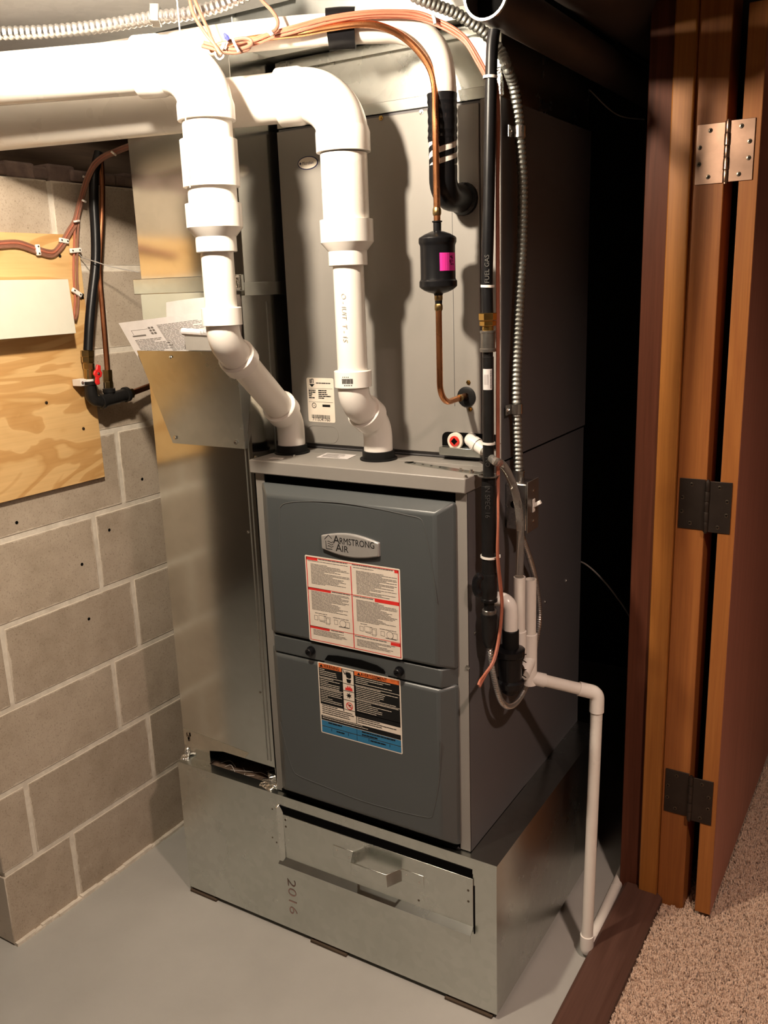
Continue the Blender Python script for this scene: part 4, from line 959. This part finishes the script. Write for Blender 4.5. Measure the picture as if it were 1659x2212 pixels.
MB().lathe((LXc, LYc, za-.010), (0, 0, 1), [(0, .010), (.002, .018), (.006, .027), (.010, .0325), (.012, .0345), (.013, .0352), (.022, .0352), (.0235, .0342), (.025, .0330), (.028, .0325), (hh-.010, .0325), (hh-.007, .0330), (hh-.005, .0342), (hh-.003, .0350), (hh+.004, .0350), (hh+.006, .0340), (hh+.008, .031), (hh+.012, .024), (hh+.015, .016), (hh+.017, .011)], 40).build('canister', 'black', fd)
MB().lathe((LXc, LYc, zb_+.004), (0, 0, 1), [(0, .011), (.004, .0075), (.018, .0075), (.019, .0095), (.021, .0095), (.022, .006)], 16).build('upper_stub', 'black', fd)
MB().lathe((LXc, LYc, za-.030), (0, 0, 1), [(0, .0066), (.016, .0075), (.024, .011)], 16).build('lower_stub', 'black', fd)
vb = math.atan2(CAM.y-LYc, CAM.x-LXc); mb = MB(); n_ = 8; zq = (za+zb_)/2-.001
for k in range(n_):
    a0, a1 = vb+.10+1.15*k/n_, vb+.10+1.15*(k+1)/n_
    mb.add([V((LXc+.0332*math.cos(a), LYc+.0332*math.sin(a), z)) for a, z in ((a0, zq-.016), (a1, zq-.016), (a1, zq+.016), (a0, zq+.016))], [(0, 1, 2, 3)])
pk = mb.build('pink_sticker', 'pink', fd)
mb = MB(); rr = random.Random(9)
for k in range(22):
    a = vb+.70+.3*rr.random(); z = zq-.008+.018*rr.random(); mb.add([V((LXc+.0335*math.cos(aa), LYc+.0335*math.sin(aa), zz)) for aa, zz in ((a, z), (a+.05, z+.001), (a+.05, z+.003), (a, z+.002))], [(0, 1, 2, 3)])
mb.build('stamp', 'ink', pk)

# ================================================================== THERMOSTAT WIRES
GX, GY = .032, .028
wc = [(490, 106, 1.60), (549, 87, 1.594), (590, 72, 1.585), (626, 63, 1.575), (707, 41, 1.572), (784, 29, 1.570), (852, 28, 1.570), (900, 31, 1.568), (943, 46, 1.562), (976, 63, 1.556), (1006, 87, 1.552), (1032, 127, 1.550), (1050, 163, 1.545)]
for k in range(5):
    rr = random.Random(30+k); off = [(0, 0), (6, 6), (-4, 9), (3, -6), (-6, -3)][k]
    pts = []
    for i, (u, v, dth) in enumerate(wc):
        s = 1.0 if 0 < i < 8 else .7
        pts.append(PD(u+off[0]*s+2*rr.random(), v+off[1]*s+2*rr.random(), dth+.004*(k % 3)-.004))
    if k < 3:
        o3 = [(.0125, .012), (.013, .017), (.010, .020)][k]
        for z in (1.86, 1.72, 1.60, 1.45, 1.32, 1.20): pts.append(V((GX+o3[0], GY+o3[1]+.002*rr.random(), z)))
        if k < 2:
            for (u, v) in ((1076, 1120), (1074+2*k, 1200), (1080+3*k, 1270), (1083+2*k, 1310), (1078+2*k, 1370), (1066+3*k, 1425), (1048+3*k, 1455), (1037+3*k, 1470+5*k), (1033+3*k, 1480+4*k)): pts.append(PX(u, v, GX+.022-.006*(v > 1440)))
    else: pts += [V((GX+.014, GY+.016, 1.87)), V((GX+.013, GY+.018, 1.70))]
    tag(MB().tube(smooth_path(pts, 6), .0025, 8).build('thermostat_wire', 'wire'), 'salmon thermostat wire running down along the gas pipe to a loose end below the valve' if k < 2 else 'salmon thermostat wire arching over the copper line, ending behind the black gas hose', 'wire', 'salmon thermostat wires')
for k, pp in enumerate(([(408, -20), (410, 0), (417, 28), (432, 55), (448, 78), (466, 100), (477, 118)], [(417, -20), (421, 0), (439, 42), (449, 64), (457, 84), (470, 108), (479, 119)], [(545, -30), (565, 0), (588, 24), (600, 45), (597, 62), (584, 72)])):
    tag(MB().tube(smooth_path([PD(u, v, 1.56 if k < 2 else 1.565) for u, v in pp], 6), .0032, 10).build('control_cable', 'wire2'), ('brown control cable dropping from the ceiling to the tied knot beside the pipe elbow', 'brown control cable dropping from the ceiling to the tied knot beside the pipe elbow', 'single brown cable curling down to the wire bundle near the black tape wrap')[k], 'cable', 'brown control cables')
kn = [(440, 92), (470, 100), (505, 107), (530, 103), (543, 95), (540, 86), (524, 83), (500, 88), (478, 95), (460, 100)]
for k, (du, dv) in enumerate(((0, 0), (-4, 7))):
    tag(MB().tube(smooth_path([PD(u+du, v+dv*(1 if i < 5 else .4), 1.565+.004*k) for i, (u, v) in enumerate(kn)], 6), .0034, 10).build('cable_loop', 'wire2'), 'looped end of brown cable tied at the knot beside the pipe elbow', 'cable', 'looped cable ends at the knot')
mb = MB()
for u in (480, 484, 489): mb.tube([PD(u-3, 106, 1.558), PD(u-1, 100, 1.555), PD(u+2, 92, 1.558)], .0013, 6)
tag(mb.build('wire_wrap', 'nylon'), 'thin pale wire wound round the knotted cables', 'wire')
wnut = MB().tube([PD(494, 86, 1.555), PD(489, 80, 1.553), PD(484, 72, 1.552)], [.0032, .0045, .002], 10)
tag(wnut.build('wire_nut', 'bluenut'), 'small blue wire nut above the knotted cables', 'wire nut')
def ptie(pp, dth, label, r=.0016):
    tag(MB().tube(smooth_path([PD(u, v, dth) for u, v in pp], 5), r, 6).build('cable_tie', 'nylon'), label, 'cable tie', 'white nylon cable ties')
ptie([(502, 82), (507, 95), (516, 112)], 1.548, 'loose white cable tie across the looped brown cables', .0022)
ptie([(464, 112), (467, 122), (474, 128), (481, 124), (483, 119)], 1.55, 'white cable tie curled under the knot beside the pipe elbow')
ptie([(577, 66), (584, 70), (588, 76)], 1.56, 'white cable tie where the single brown cable joins the bundle', .0035)
ptie([(936, 33), (939, 44), (940, 52)], 1.55, 'white cable tie near the top of the salmon wire arch', .003)

# ================================================================== GAS LINE
gl = thing('gas_line', (GX, GY, .84), 'black gas line beside the furnace with brass nut, iron fittings and shutoff valve', 'gas pipe')
gz = lambda v: zof(V((GX, GY, 0)), v)
hose = [V((GX+.013, GY+.004, 1.966)), V((GX+.009, GY+.002, 1.93)), V((GX+.006, GY, 1.80)), V((GX+.002, GY, 1.65)), V((GX-.001, GY, gz(600))), V((GX, GY, gz(690)))]
MB().tube(smooth_path(hose, 6), .0104, 18).build('jacketed_hose', 'hose', gl)
def ring(v0, v1, r, name, mat, n=6, ch=.001): 
    a, b_ = gz(v1), gz(v0); return MB().lathe((GX, GY, a), (0, 0, 1), [(0, r-ch), (ch, r), (b_-a-ch, r), (b_-a, r-ch)], n).build(name, mat, gl)
ring(676, 692, .0165, 'flare_nut', 'brass'); ring(693, 704, .0150, 'flare_nut', 'brass'); ring(704, 716, .0105, 'nut_thread', 'brass', 16)
ring(714, 720, .0145, 'coupling', 'iron_bare', 20); ring(719, 757, .0135, 'coupling', 'iron_bare', 20); ring(752, 760, .0150, 'coupling', 'iron_bare', 20)
ring(759, 775, .0095, 'nipple', 'iron', 18)
ring(770, 1028, .0107, 'upper_pipe', 'iron', 20)
stc = MB(); vc = math.atan2(CAM.y-GY, CAM.x-GX)
for k in range(8):
    a0, a1 = vc-1.0+1.75*k/8, vc-1.0+1.75*(k+1)/8; stc.add([V((GX+.0110*math.cos(a), GY+.0110*math.sin(a), z)) for a, z in ((a0, gz(841)), (a1, gz(841)), (a1, gz(796)), (a0, gz(796)))], [(0, 1, 2, 3)])
sk = stc.build('pipe_sticker', 'paper', gl); it = []; rr = random.Random(1); z = gz(838)
while z < gz(800): wd = .0006+.0014*rr.random(); it.append((.35, .62, z, z+wd)); z += wd+.001
for a in (-.7, -.5, -.25, -.05): it.append((a, a+.06, gz(830), gz(808)))
curved_print(V((GX, GY, 0)), .0112, vc, it, sk, 'ink_soft')
ring(1030, 1050, .0135, 'lower_pipe', 'iron', 20, .002); ring(1048, 1240, .0142, 'lower_pipe', 'iron', 20)
for (s, v, rad, sz, mat, up_d) in (('FUEL GAS', 612, .0106, .0115, 'ink_dim', 1), ('NO', 985, .0109, .012, 'ink_emboss', -1), ('IN SPEC 16', 1045, .0144, .0135, 'ink_emboss', -1)):
    a = vc-.12; tv = V((math.sin(a), -math.cos(a), 0))*up_d
    text('lettering', s, V((GX+rad*math.cos(a), GY+rad*math.sin(a), gz(v)))-tv*(.35*sz), (0, 0, up_d), tv, sz, mat, gl, .0006)
ring(1234, 1249, .0140, 'nipple', 'iron_bare', 20)
vb_ = MB().lathe((GX, GY, gz(1298)), (0, 0, 1), [(0, .0165), (.005, .0165), (.007, .0150), (.012, .0165), (.040, .0165), (.047, .0155), (.054, .0160), (.058, .0150)], 20).build('shutoff_valve', 'iron', gl)
hv = PD(1033, 1263, 1.71); MB().tube(smooth_path([hv+V((.006, 0, .020)), hv+V((-.002, 0, .010)), hv+V((-.004, 0, -.008)), hv+V((.004, 0, -.024))], 5), [.005]+[.0088]*13+[.007, .004][:2], 14).build('valve_handle', 'black', vb_)
ring(1298, 1322, .0108, 'nipple', 'iron', 20); ring(1316, 1330, .0142, 'nipple', 'iron_bare', 20)
MB().lathe((GX, GY, gz(1398)), (0, 0, 1), [(0, .008), (.012, .0135), (.024, .0150), (.052, .0165), (.060, .0165), (.066, .0175), (.072, .0165)], 20).build('tee_fitting', 'iron', gl)
MB().tube([V((GX, GY, gz(1350))), V((GX-.002, GY+.02, gz(1350)))], .012, 16).build('tee_branch', 'iron', gl)
for (v, r, rd_, lab) in ((168, .0118, 1.5, 'white cable tie around the black hose where the salmon wires meet it'), (618, .0118, 1.6, 'white cable tie around the black hose above the brass nut'), (957, .0122, 1.65, 'white cable tie around the gas pipe level with the drain port'), (1202, .0158, 1.7, 'white cable tie with a square head around the gas pipe above the valve')):
    z = gz(v); c = V((GX+(.007 if v == 168 else .0), GY, z)); tie(c, (.05, 0, 1), r, lab, None, .0045, head=((1, .2, .1) if v == 1202 else None))

# ================================================================== FLEXIBLE CONDUIT, SWITCH, DRAIN
cu = [(860, -40, .06), (890, -12, .06), (920, 3, .06), (951, 15, .055), (984, 28, .05), (1014, 47, .045), (1042, 66, .04), (1060, 86, .034), (1082, 112, .027)]
pts = [PD(u, v, 1.52+.0115*i) for i, (u, v, x) in enumerate(cu)]
for (u, v) in ((1095, 145), (1108, 180), (1115, 215), (1120, 253), (1122, 285), (1126, 340), (1129, 400), (1128, 508), (1124, 603), (1120, 698), (1116, 807), (1116, 880), (1118, 942), (1120, 1016)): pts.append(PX(u, v, .0215))
q, rs = corrugate(smooth_path(pts, 8), .0094, .0090, .12)
fc = thing('flex_conduit', pts[-1], 'dark ribbed metal conduit strapped down the side of the coil cabinet', 'conduit')
MB().tube(q, rs, 14).build('ribbed_tube', 'flex', fc)
for (u, v) in ((1122, 285), (1116, 883)):
    p = PX(u, v, .0215); mb = MB().lathe(p-V((0, 0, .010)), (0, 0, 1), [(0, .0100), (0, .0118), (.020, .0118), (.020, .0100)], 20, False); mb.box(.0105, p.y-.030, p.z-.010, .0125, p.y-.006, p.z+.010)
    o = mb.build('conduit_strap', 'steel', fc); screw_at((.0125, p.y-.022, p.z), (1, 0, 0), .003, o, 'screw', 'hex_screw')
MB().lathe(pts[-1]-V((0, 0, .026)), (0, 0, 1), [(0, .0100), (.002, .0118), (.020, .0118), (.021, .0128), (.026, .0128), (.027, .011)], 20).build('connector', 'steel', fc)
sw = thing('switch_box', (.025, .21, 1.055), 'metal switch box with an ivory toggle on the furnace side', 'switch')
bz0, bz1, by0, by1 = PX(1140, 1148, .05).z, PX(1140, 1046, .05).z, .178, .232
MB().box(0.0005, by0, bz0, .049, by1, bz1).build('box_body', 'steel', sw, .004)
cv = MB().box(.049, by0-.003, bz0-.004, .0515, by1+.003, bz1+.004).build('cover_plate', 'cover', sw, .001)
MB().lathe((.020, by0-.0002, bz0+.055), (0, -1, 0), [(0, .008), (.0004, .008)], 18).build('knockout', 'darkhole', sw)
MB().box(.0515, (by0+by1)/2-.006, (bz0+bz1)/2-.014, .0540, (by0+by1)/2+.006, (bz0+bz1)/2+.014).build('toggle_collar', 'nylon', cv, .001)
MB().obox((.060, (by0+by1)/2, (bz0+bz1)/2+.004), V((.008, 0, .005)), V((0, .0042, 0)), V((-.0020, 0, .0035))).build('toggle', 'nylon', cv, .0012)
for z in (bz0+.018, bz1-.018): screw_at((.0515, (by0+by1)/2, z), (1, 0, 0), .0032, cv, 'screw')
bx = [V((.020, .20, bz0)), V((.026, .235, bz0-.06)), PX(1152, 1235, .02), PX(1160, 1277, .02), PX(1165, 1330, .02), PX(1160, 1375, .022), PX(1153, 1410, .026), PX(1146, 1450, .03), PX(1136, 1482, .035), PX(1118, 1514, .042), PX(1099, 1526, .044), PX(1084, 1516, .044), PX(1072, 1483, .042), PX(1062, 1435, .036), PX(1058, 1395, .030), PX(1057, 1368, .012)]
q, rs = corrugate(smooth_path(bx, 8), .0062, .0056, .10)
tag(MB().tube(q, rs, 12).build('armored_cable', 'flex_bright'), 'thin armoured cable looping below the gas valve to the switch box', 'cable')
# vinyl drain tube, standpipes, trap, drain
vtb = [e2, PX(1066, 994, .048), PX(1085, 1004, .05), PX(1101, 1030, .05), PX(1112, 1060, .05), PX(1120, 1097, .05), PX(1124, 1146, .05), PX(1123, 1209, .05), PX(1121, 1262, .05)]
tag(MB().tube(smooth_path(vtb, 7), .0080, 16).build('vinyl_tube', 'vinyl'), 'clear vinyl tube arching from the coil drain into the white standpipe', 'tube')
cdn = thing('condensate_drain', (.11, .2, 0), 'white plastic drain with two standpipes, an elbow and a run down to the floor', 'drain pipe')
def standpipe(u, v0, v1, x, r=.0126):
    a, b_ = PX(u, v1, x), PX(u, v0, x); a = V((b_.x, b_.y, a.z))
    MB().lathe(a, (0, 0, 1), [(0, r), (b_.z-a.z, r), (b_.z-a.z, r-.003), (b_.z-a.z-.02, r-.003), (b_.z-a.z-.02, .0005)], 20).build('standpipe', 'pvc', cdn)
    return a
sp1 = standpipe(1122, 1246, 1372, .05)
MB().lathe(sp1-V((0, 0, .045)), (0, 0, 1), [(0, .0152), (.055, .0152), (.056, .0128)], 20).build('tee', 'pvc_fit', cdn)
sp2 = standpipe(1146, 1251, 1372, .052)
tz = PX(1150, 1457, .052).z
MB().lathe((sp2.x, sp2.y, tz-.016), (0, 0, 1), [(0, .0155), (sp2.z-tz+.020, .0155), (sp2.z-tz+.021, .0128)], 20).build('tee', 'pvc_fit', cdn)
T2 = V((sp2.x, sp2.y, tz))
MB().tube(fillet_path([V((sp2.x, sp2.y, tz+.075)), V((sp2.x, sp2.y, tz+.040)), V((sp2.x+.004, sp2.y-.048, tz+.026))], .02), .0142, 18).build('tee_sweep', 'pvc_fit', cdn)
dtop = PX(1290, 1497, .178)
hdir = (dtop-T2).normalized()
MB().lathe(T2, hdir, [(0, .0150), (.034, .0155), (.035, .0128)], 20).build('tee_branch', 'pvc_fit', cdn)
MB().tube([T2+hdir*.03, dtop-hdir*.03], .0131, 20).build('drain_run', 'pvc', cdn)
MB().tube(fillet_path([dtop-hdir*.042, dtop, dtop-V((0, 0, .044))], .018), .0158, 20).build('elbow', 'pvc_fit', cdn)
bt = V((.173, .258, .017))
MB().tube([dtop-V((0, 0, .04)), bt+V((0, 0, .02))], .0131, 20).build('drain_riser', 'pvc', cdn)
fe = V((.152, .80, .0135)); fd_ = (fe-bt).normalized()
MB().tube(fillet_path([bt+V((0, 0, .045)), bt, bt+fd_*.045], .014), .0158, 20).build('elbow', 'pvc_fit', cdn)
MB().tube([bt+fd_*.03, fe], .0131, 20).build('floor_run', 'pvc', cdn)
# furnace outlet elbow, black trap
oy = PX(1103, 1345, .052)
tr = thing('condensate_trap', (oy.x, oy.y, .70), 'black rubber condensate trap under a white elbow on the furnace side', 'drain trap')
ozt = PX(1090, 1306, .05).z
MB().tube(fillet_path([V((.0005, oy.y, ozt)), V((oy.x, oy.y, ozt)), V((oy.x, oy.y, PX(1105, 1362, .052).z))], .020), .0148, 20).build('outlet_elbow', 'pvc_fit', tr)
zc0, zc1 = PX(1105, 1358, .052).z, PX(1105, 1402, .052).z
MB().lathe((oy.x, oy.y, zc1-.02), (0, 0, 1), [(0, .0170), (zc0-zc1+.018, .0172), (zc0-zc1+.02, .0160)], 24).build('rubber_sleeve', 'rubber', tr)
zb0 = PX(1105, 1496, .052).z
MB().lathe((oy.x-.001, oy.y, zb0), (0, 0, 1), [(0, .012), (.006, .018), (.014, .019), (.018, .028), (.030, .0295), (.034, .0235), (zc1-zb0-.014, .026), (zc1-zb0-.010, .030), (zc1-zb0+.002, .0305), (zc1-zb0+.006, .020)], 24).build('trap_body', 'black', tr)
for dz in (.018, .052):
    p = V((oy.x, oy.y, zb0+.022+dz)); dd = (V((sp2.x, sp2.y, p.z))-p).normalized()
    MB().lathe(p, dd, [(0, .013), (.026, .013), (.027, .016), (.038, .016), (.039, .012)], 20).build('trap_port', 'black', tr)
    MB().lathe(p+dd*.029, dd, [(0, .0164), (0, .0172), (.004, .0172), (.004, .0164)], 20, False).build('spring_clamp', 'screw_dark', tr)
    mb = MB(); e_ = p+dd*.031+V((0, 0, .006)); s3 = V((.017, -.006, 0)); mb.tube([e_+s3*.9, e_+s3*1.5+V((0, 0, .004))], .0011, 6); mb.tube([e_+s3*.9-V((0, 0, .012)), e_+s3*1.5-V((0, 0, .014))], .0011, 6); mb.build('clamp_ear', 'screw_dark', tr)
cb_ = MB().tube(smooth_path([PX(1236, 1209, -.012), PY(1262, 1217, .70), PY(1290, 1240, .74), PY(1325, 1280, .79), PY(1356, 1325, .84), PX(1378, 1372, .1835)], 6), .0022, 8)
tag(cb_.build('grey_cable', 'wire3'), 'thin pale cable curving out of the dark behind the furnace', 'cable')
tc_ = MB().tube(smooth_path([PD(1193, 66, 1.95), PD(1206, 98, 1.98), PD(1216, 132, 2.0), PD(1240, 165, 2.03), PD(1275, 196, 2.06), PD(1315, 235, 2.1), PD(1345, 252, 2.13), PD(1392, 258, 2.16)], 6), .0016, 6)
tag(tc_.build('thin_wire', 'wire3'), 'thin grey wire sagging from the round duct towards the door jamb', 'wire')
tlc = [PD(u, v, 1.60) for u, v in ((-40, 74), (7, 72), (108, 68), (217, 57), (336, 38), (398, 31), (463, 16), (506, 0), (560, -25))]
q, rs = corrugate(smooth_path(tlc, 8), .0108, .0105, .12)
tag(MB().tube(q, rs, 14).build('flex_conduit', 'flex_bright'), 'bright ribbed metal conduit running above the white vent pipes', 'conduit')
cl = PD(336, 33, 1.60); tag(MB().obox(cl, RT*.009, FW*.012, UP*.016).build('conduit_clip', 'steel', None, .002), 'small clip holding the bright ribbed conduit above the pipe elbow', 'clip')

# ================================================================== PLYWOOD, CONTROL BOX, LEFT WALL PIPING
PLX = -1.0545
pw = thing('plywood_board', (XW, -.25, 1.10), 'plywood board with wavy grain mounted on the block wall', 'board')
MB().box(XW+.0005, -.384, 1.103, PLX, .047, 1.698).build('panel', 'ply', pw, .001)
for (u, v) in ((180, 926), (129, 553), (100, 870), (178, 637), (178, 643)): screw_at(PX(u, v, PLX), (1, 0, 0), .0032, pw, 'screw_dark')
cbx = thing('control_box', (PLX+.03, -.2, 1.44), 'flat white enamelled metal box on the plywood board', 'electrical box')
BXF = -1.004
b1, b2, b3 = PX(148, 603, BXF), PX(162, 720, BXF), PX(0, 731, BXF)
MB().box(PLX+.0005, -.37, b2.z+.006, BXF-.002, b1.y-.004, b1.z-.004).build('box_body', 'white_box', cbx, .001)
MB().frustum([V((BXF-.002, -.37, b2.z-.002)), V((BXF-.002, b1.y+.004, b2.z)), V((BXF-.002, b1.y-.001, b1.z)), V((BXF-.002, -.37, b1.z))], [V((BXF, -.37, b2.z-.002)), V((BXF, b1.y+.004, b2.z)), V((BXF, b1.y-.001, b1.z)), V((BXF, -.37, b1.z))]).build('cover', 'white_box', cbx, .0008)
WX = PLX+.004
br = [(-135, 546), (-80, 538), (-30, 530), (0, 528), (40, 527), (82, 541), (112, 548), (128, 536), (139, 519), (151, 498), (163, 478)]
up_ = [(170, 448), (178, 420), (188, 388), (203, 357), (225, 338), (248, 328), (278, 316), (318, 304), (360, 290)]
for k in range(4):
    o = (-6, -1.5, 3, 7)[k]; pts = []
    for i, (u, v) in enumerate(br): pts.append(PX(u+(o*.6 if i > 6 else 0), v+(o if i < 7 else o*.5), WX+.002*(k % 2)))
    for i, (u, v) in enumerate(up_):
        s = (i+1)/len(up_); pts.append(PX(u+o*.5, v+o*.5, WX+.002+(.22*s*s)))
    tag(MB().tube(smooth_path(pts, 5), .0030, 8).build('control_wire', 'wire2' if k != 1 else 'wire'), 'salmon wire between the brown wires climbing from the plywood past the pipes' if k == 1 else 'brown wire of the bundle climbing from the plywood past the pipes', 'wire', 'brown wires on the plywood')
for k in range(2):
    pts = [PX(u+3.5*k*2-3, v, WX+.002*k) for u, v in ((166, 474), (164, 505), (163, 541), (162, 580), (163, 610), (165, 632), (165, 655), (163, 678))]
    pts.append(PX(158+5*k, 690, WX+.01))
    tag(MB().tube(smooth_path(pts, 5), .0030, 8).build('control_wire', 'wire2' if k else 'wire'), 'brown wire dropping straight down the plywood edge beside the white box' if k else 'salmon wire dropping straight down the plywood edge beside the white box', 'wire', 'brown wires dropping beside the white box')
tag(MB().tube(smooth_path([PX(170, 549, WX), PX(180, 557, WX+.006), PX(205, 565, -1.0), PX(240, 576, -.98), PX(300, 588, -.92)], 6), .0012, 6).build('thin_wire', 'wire3'), 'hair thin wire crossing behind the papers from the plywood clips', 'wire')
for (u, v, du, dv, lab) in ((82, 540, 2, 12, 'white nail-on clip over the level brown wires'), (138, 520, 10, 2, 'white nail-on clip where the brown wires turn up'), (163, 541, 12, -1, 'white nail-on clip over the dropping wires at the plywood edge'), (166, 632, 10, 7, 'tilted white nail-on clip beside the white box')):
    c = PX(u, v, WX+.0045); a = PX(u+du, v+dv, WX+.0045)-c; nrm = V((1, 0, 0)); b_ = nrm.cross(a).normalized()*.0055
    t_ = thing('cable_clip', c, lab, 'cable clip', 'white cable clips on the plywood')
    MB().obox(c, a, b_, nrm*.0035).build('clip_body', 'nylon', t_, .002)
    for s in (-.62, .62): MB().lathe(c+a*s+nrm*.0035, nrm, [(0, .0022), (.0012, .0018)], 8).build('nail', 'screw_dark', t_)
for (u, v, du, dv, s, lab) in ((188, 384, 9, 3, .01, 'white cable tie low on the climbing wire bundle'), (165, 478, 6, -1, .0, 'white cable tie where the brown wires part'), (245, 331, 5, 4, .09, 'white cable tie high on the climbing wire bundle'), (181, 434, 4, 2, .01, 'slim white cable tie midway up the climbing wire bundle')):
    tag(MB().tube([PX(u-du, v-dv, WX+.012+s), PX(u, v, WX+.015+s), PX(u+du, v+dv, WX+.012+s)], .0025, 8).build('cable_tie', 'nylon'), lab, 'cable tie', 'white nylon cable ties')

gb = thing('branch_gas_line', PX(235, 860, -1.0), 'gas branch on the block wall with a red valve handle, black hose and copper tube', 'gas pipe')
hx = -1.022
hs = [PX(u, v, hx) for u, v in ((214, 330), (206, 362), (203, 385), (203, 445), (206, 503), (206, 568), (198, 644), (193, 700), (190, 757))]
MB().tube(smooth_path(hs, 6), .0112, 18).build('jacketed_hose', 'hose', gb)
cs = [PX(u, v, hx-.014) for u, v in ((218, 340), (221, 394), (221, 452), (217, 535), (215, 589), (221, 662), (227, 735), (232, 800))]
MB().tube(smooth_path(cs, 6), .0066, 14).build('copper_tube', 'copper_old', gb)
def vring(u, v0, v1, x, prof_r, name, mat, n=6, par=None):
    a, b_ = PX(u, v1, x), PX(u+ (v0-v1)*.06, v0, x); d_ = b_-a
    return MB().lathe(a, d_, [(0, prof_r*.95), (.001, prof_r), (d_.length-.001, prof_r), (d_.length, prof_r*.95)], n).build(name, mat, par or gb)
vring(189, 757, 771, hx, .0168, 'flare_nut', 'brass_old'); vring(190, 771, 783, hx, .0150, 'flare_nut', 'brass_old')
vring(193, 783, 822, hx, .0120, 'valve_body', 'brass_old', 14); vring(192, 785, 798, hx, .0135, 'valve_body', 'brass_old', 8)
vh = PX(209, 807, hx+.03); k3 = V((0, .25, .97)); k2 = V((0, .97, -.25))
mb = MB(); hpoly = []
for (a, b_) in ((-.006, .021), (.006, .021), (.007, .010), (.0125, .004), (.0115, -.006), (.005, -.010), (.009, -.024), (.0, -.028), (-.005, -.022), (-.005, -.010), (-.0125, -.004), (-.0115, .005), (-.006, .009)):
    hpoly.append(vh+k2*a+k3*b_)
hdl = mb.prism(hpoly, (.006, 0, 0)).build('valve_handle', 'redplastic', gb, .002)
screw_at(vh+V((.006, 0, 0)), (1, 0, 0), .003, hdl, 'screw')
MB().tube([PX(205, 806, hx), vh+V((.001, 0, 0))], .005, 10).build('valve_stem', 'brass_old', gb)
mb = MB(); s1 = PX(192, 825, hx); mb.lathe(s1-V((0, 0, .008)), (0, 0, 1), [(0, .0145), (.015, .0145)], 16); mb.box(PLX+.004, s1.y-.026, s1.z-.008, PLX+.034, s1.y+.002, s1.z+.008)
stp = mb.build('pipe_clamp', 'galv_pale', gb, .001); screw_at((PLX+.034, s1.y-.021, s1.z), (1, 0, 0), .0030, stp, 'screw')
eb = [PX(194, 828, hx), PX(198, 862, hx), PX(222, 868, hx+.004)]
MB().tube(fillet_path(eb, .018), .0150, 18).build('iron_elbow', 'iron', gb)
MB().lathe(eb[0]-V((0, 0, .004)), (0, 0, 1), [(0, .0160), (.001, .0180), (.009, .0180), (.010, .0150)], 18).build('iron_elbow', 'iron', gb)
tA, tB = PX(216, 868, hx+.004), PX(276, 851, hx+.004); td_ = (tB-tA).normalized()
MB().lathe(tA, td_, [(0, .0170), (.0015, .0192), (.008, .0192), (.0095, .0160), ((tB-tA).length-.0115, .0160), ((tB-tA).length-.010, .0192), ((tB-tA).length-.0015, .0192), ((tB-tA).length, .017)], 20).build('iron_tee', 'iron', gb)
MB().lathe(tA-td_*.004, td_, [(0, .0115), (.004, .0115)], 18).build('nipple', 'iron_bare', gb)
tt = PX(236, 848, hx+.002); MB().lathe(tt-V((0, 0, .012)), (0, 0, 1), [(0, .0135), (.012, .0135), (.013, .0155), (.022, .0155), (.023, .012)], 18).build('iron_tee', 'iron', gb)
vring(236, 824, 838, hx-.008, .0105, 'flare_fitting', 'brass_old', 6); vring(233, 799, 826, hx-.012, .0125, 'flare_nut', 'brass_old', 6)
MB().lathe(tB-td_*.002, td_, [(0, .0135), (.016, .0135), (.017, .012)], 6).build('flare_nut', 'brass_old', gb)
MB().tube(smooth_path([tB+td_*.01, PX(300, 843, hx), PX(330, 832, hx-.006), PX(360, 825, hx-.01)], 5), .0078, 14).build('copper_tube', 'copper_old', gb)
